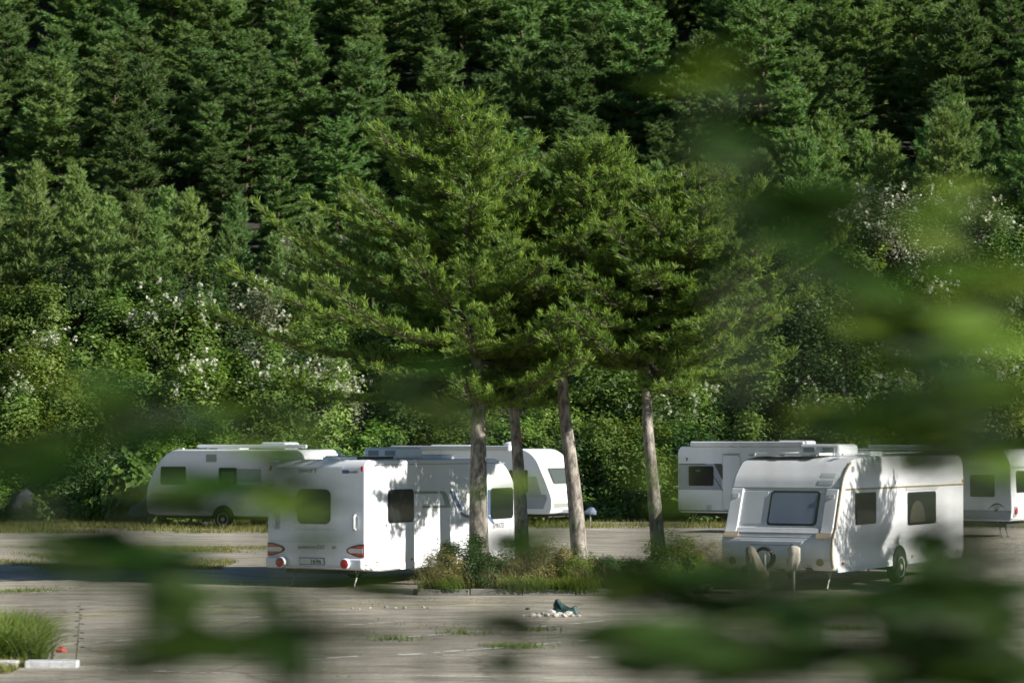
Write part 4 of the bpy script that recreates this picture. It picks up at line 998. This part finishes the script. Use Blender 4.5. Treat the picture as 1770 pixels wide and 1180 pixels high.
for q in range(15):
    z=.15+q*.038; a=q*2.4; L=.085*(1.2-q*.03); dx,dy=math.cos(a),math.sin(a); b=Vector((.03+.02*z,0,z)); t_=b+Vector((dx*L,dy*L,-.01)); s_=Vector((-dy,dx,0))*.022; m_=(b+t_)/2+Vector((0,0,.012))
    mb.add([b,m_+s_,t_,m_-s_],[(0,1,2),(0,2,3)])
mb.build('leaves',M['fgleaf'],e)

# ------------------------------------------------------------------ litter and stones
def rock(name,mat,loc,d,seed,label,cat,group=None,sub=2):
    import bmesh
    bm=bmesh.new(); bmesh.ops.create_icosphere(bm,subdivisions=sub,radius=.5); r=random.Random(seed)
    ph=[r.random()*6 for _ in range(6)]
    for v in bm.verts:
        c=v.co; f=1+.12*math.sin(5*c.x*2+ph[0])+.12*math.sin(5*c.y*2+ph[1])+.10*math.sin(7*c.z*2+ph[2])+r.uniform(-.04,.04)
        v.co=Vector((c.x*d[0],c.y*d[1],c.z*d[2]))*f
    me=bpy.data.meshes.new(name); bm.to_mesh(me); bm.free(); me.materials.append(M[mat]); o=obj(name,me); o.location=loc; o.rotation_euler=(0,0,r.random()*6); tag(o,label,cat,group); return o
for i,(px,py,s) in enumerate([(921,1064,.10),(932,1065,.09),(938,1061,.09),(945,1064,.10),(953,1061,.14),(960,1065,.10),(966,1063,.11),(975,1065,.10),(981,1062,.12),(988,1064,.08),(905,1063,.05),(1000,1064,.06)]):
    c=ground_at(px,py); rock('stone','pebble',(c.x,c.y,s*.3),(s*1.3,s,s*.8),40+i,'small pale stone lying in front of the dark green crumpled sheet','stone','pale stones by the green sheet',1)
for i,(px,py,s) in enumerate([(610,1051,.05),(622,1052,.04),(640,1050,.05),(668,1049,.06),(684,1050,.05),(700,1050,.06),(732,1049,.06),(742,1050,.05),(912,1052,.07)]):
    c=ground_at(px,py); rock('stone','boulder' if i==8 else 'pebble',(c.x,c.y,s*.3),(s*1.4,s,s*.8),60+i,'loose small rubble stone scattered on the asphalt in front of the island' if i<8 else 'dark lump of rubble left of the green sheet','stone','rubble in front of the island' if i<8 else None,1)
c=ground_at(972,1060)
bmv=[]; rg=random.Random(9); n=16; vs=[];fs=[]
for i,(rx,ry,z,ox) in enumerate([(.42,.28,.0,.05),(.34,.24,.09,.04),(.22,.18,.16,-.02),(.12,.11,.28,-.12),(.05,.05,.37,-.14),(.01,.01,.39,-.14)]):
    for k in range(n):
        q=2*PI*k/n; f=1+.22*math.sin(5*q+i)+rg.uniform(-.12,.12); vs.append((ox+rx*f*math.cos(q),ry*f*math.sin(q),max(.0,z+rg.uniform(-.03,.03)+(.10*max(0,math.cos(q-.2)) if i==1 else 0))))
for i in range(5):
    for k in range(n): fs.append((i*n+k,i*n+(k+1)%n,(i+1)*n+(k+1)%n,(i+1)*n+k))
o=MB().add(vs,fs).build('plastic_sheet',M['greencloth'],smooth=True,angle=50); o.location=(c.x,c.y,.005); o.scale=(.6,.6,.62); tag(o,'crumpled dark green plastic sheet lying on the asphalt','sheet')
rock('boulder','boulder',(*at(40,850,85.5)[:2],.55),(1.25,.9,1.1),3,'blue grey rounded boulder among weeds at the left edge of the lot','boulder',None,3)
c=ground_at(106,1140); vs=[];fs=[]; n=10
for i,(r0,z) in enumerate([(.10,.0),(.11,.05),(.07,.10),(.03,.13)]):
    for k in range(n):
        q=2*PI*k/n; f=1+rg.uniform(-.35,.35); vs.append((r0*f*math.cos(q),r0*f*.7*math.sin(q),max(0,z+rg.uniform(-.02,.02))))
for i in range(3):
    for k in range(n): fs.append((i*n+k,i*n+(k+1)%n,(i+1)*n+(k+1)%n,(i+1)*n+k))
fs.append(tuple(3*n+k for k in range(n)))
o=MB().add(vs,fs).build('plastic_scrap',M['redlitter']); o.location=(c.x,c.y+.12,.06); o.location.z=.1; o.scale=(.6,.6,.6); tag(o,'crumpled red plastic scrap lying on the white kerb','litter')
# dry stalks across the island kerb
for x0,x1 in (((720,1028),(740,1005)),((735,1027),(780,1016))):
    a=ground_at(*x0); D=44.9; b=at(x1[0],x1[1],D); 
    o=MB().tube([(0,0,.0),((b.x-a.x)*.5,(b.y-a.y)*.5,b.z*.5+.05),(b.x-a.x,b.y-a.y,b.z)],[.009,.008,.004],5).build('dry_stalk',M['grassdry']); o.location=a
    tag(o,'bare dry stalk leaning over the end of the island kerb','stalk','dry stalks at the island end')

# ------------------------------------------------------------------ roadside shrubs close to the camera (out of focus)
def leafmesh(name,mat,seed):
    rng=np.random.default_rng(seed); ts=np.linspace(0,1,7); V=[];F=[]
    for i,t in enumerate(ts):
        w=.235*math.sin(PI*min(1,t*.98+.02)**.8)*(1-.25*t); cur=-.16*t*t
        V += [(t-.0,-w,cur+.06),(t,0,cur),(t,w,cur+.06)]
        if i:
            b=3*i-3; F += [(b,b+3,b+4,b+1),(b+1,b+4,b+5,b+2)]
    V=np.array(V); return mesh_np(name,V,np.array(F),mat,np.full(len(V),rng.random()),smooth=True)
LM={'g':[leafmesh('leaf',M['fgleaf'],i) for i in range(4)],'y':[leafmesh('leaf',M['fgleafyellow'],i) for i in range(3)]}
def roadside(name_label,root,clusters,seed,dens=1.0):
    """root (x,y) on the ground; clusters: (px,py,dist,half width px,half height px,n,kind,leaf length m)"""
    rg=random.Random(seed); e=empty('roadside_shrub',(root[0],root[1],0),0,name_label,'shrub','out of focus roadside shrubs')
    o=Vector((root[0],root[1],0)); mb=MB(); nl=0
    for (px,py,dist,hw,hh_,n,kind,ll) in clusters:
        c=at(px,py,dist)-o
        m=Vector((c.x*.55,c.y*.5,c.z*.5)); mb.tube([(rg.uniform(-.04,.04),rg.uniform(-.04,.04),0),m,c*.92+Vector((0,0,-.05)),c],[.009,.006,.0045,.003],6,cap=False)
        for i in range(int(n*dens)):
            q=at(px+rg.gauss(0,.5)*hw,py+rg.gauss(0,.5)*hh_,dist+rg.gauss(0,.16))-o
            d=Vector((rg.choice((-1,1))*rg.uniform(.5,1),rg.uniform(-.7,.7),rg.uniform(-.35,.2))).normalized()
            z=Vector((rg.uniform(-.35,.75),rg.uniform(-.9,.1),rg.uniform(.35,1))); z=(z-d*z.dot(d)).normalized(); y=z.cross(d)
            s=ll*rg.uniform(.6,1.05)
            me=rg.choice(LM['y' if rg.random()<kind else 'g']); lf=obj('leaf',me,e)
            Mx=Matrix((d*s,y*s,z*s)).transposed().to_4x4(); Mx.translation=q-d*s*.5; lf.matrix_local=Mx; nl+=1
            st=q-d*s*.5; mb.tube([st,st.lerp(c,.35)+Vector((0,0,-.015))],[.0016,.0025],4,cap=False)
    mb.build('stems',M['twig'],e); return nl
tot=0
tot+=roadside('blurred dark green shrub at the left edge close to the camera',(-.42,2.75),[
 (60,790,2.7,90,60,12,.05,.085),(230,720,2.6,110,60,12,.1,.085),(340,860,2.7,110,40,10,.05,.09),(150,950,2.5,90,25,8,.0,.09),(240,975,2.5,70,25,7,.0,.09),
 (320,1040,2.4,60,50,11,.0,.08),(330,1110,2.3,80,28,9,.15,.085),(260,1130,2.4,60,25,5,0,.08),(480,1040,2.5,30,60,7,.1,.07),(500,1130,2.5,45,60,10,.1,.075),(60,880,2.8,70,35,6,0,.08)],1,1.6)
tot+=roadside('blurred low shrub before the tail lights, close to the camera',(-.13,2.8),[
 (500,800,2.8,60,30,6,.25,.085),(480,870,2.7,75,30,6,.15,.085),(560,925,2.9,40,15,2,.0,.075),(540,850,2.8,60,50,5,.5,.07),(590,1000,2.8,80,15,4,.45,.08),(640,1015,2.9,60,14,3,.55,.08),(620,1090,2.7,60,18,4,.5,.07),(720,670,2.6,45,45,9,.3,.08),(770,710,2.6,40,30,6,.2,.08),(440,720,2.9,70,30,5,.3,.08),(530,725,2.8,60,25,4,.5,.08)],2)
tot+=roadside('blurred sprig with brownish leaves before the middle pine trunks, close to the camera',(.05,3.0),[
 (870,870,3.0,35,30,5,.35,.07),(910,960,3.0,70,35,9,.1,.075),(850,1075,2.8,55,22,5,.0,.075),(880,1145,2.8,35,20,3,.3,.07),(1130,820,2.7,35,45,4,1.0,.065),(1150,890,2.7,40,30,4,.8,.065),(1190,935,2.8,60,25,5,.5,.075)],3)
tot+=roadside('blurred dense dark shrub along the bottom right, close to the camera',(.36,2.5),[
 (1090,1000,2.5,70,30,8,.05,.085),(1210,1010,2.5,90,35,12,.05,.085),(1120,1110,2.4,70,50,12,.1,.085),(1270,1060,2.5,60,25,6,.4,.08),(1240,1140,2.4,120,45,16,.0,.09),(1330,1000,2.6,60,30,6,.3,.075),(1390,1100,2.4,60,70,12,.0,.09),
 (1500,1040,2.5,90,30,10,.05,.085),(1640,1020,2.5,110,35,14,.1,.09),(1700,1090,2.4,90,60,18,.0,.095),(1560,1120,2.4,60,40,7,.1,.085),(1720,1160,2.3,80,40,12,.1,.09),(1590,1165,2.4,80,25,7,.0,.085),(1660,980,2.6,110,30,9,.2,.085)],4,1.6)
tot+=roadside('blurred tall leafy branch reaching in from the right, close to the camera',(.62,2.5),[
 (1215,150,2.4,40,50,4,.5,.07),(1260,250,2.4,50,50,8,.1,.085),(1330,340,2.4,60,50,10,.0,.09),(1400,400,2.4,70,45,10,.0,.09),(1440,470,2.5,60,40,6,.0,.09),
 (1640,360,2.5,60,55,7,.7,.08),(1600,520,2.5,110,60,14,.3,.09),(1700,480,2.4,90,40,9,.75,.085),(1690,580,2.4,90,50,12,.5,.09),(1560,600,2.5,90,45,10,.15,.09),(1700,680,2.4,90,50,14,.35,.09),(1590,690,2.5,100,40,11,.3,.09),
 (1390,715,2.6,55,18,3,1.0,.075),(1490,730,2.6,70,25,6,.4,.08),(1640,750,2.4,110,28,13,.4,.09),(1560,790,2.5,80,22,7,.15,.09),(1600,935,2.6,45,28,6,.0,.08),(1730,800,2.4,50,45,6,.2,.085)],5,1.25)
print('foreground leaves',tot)
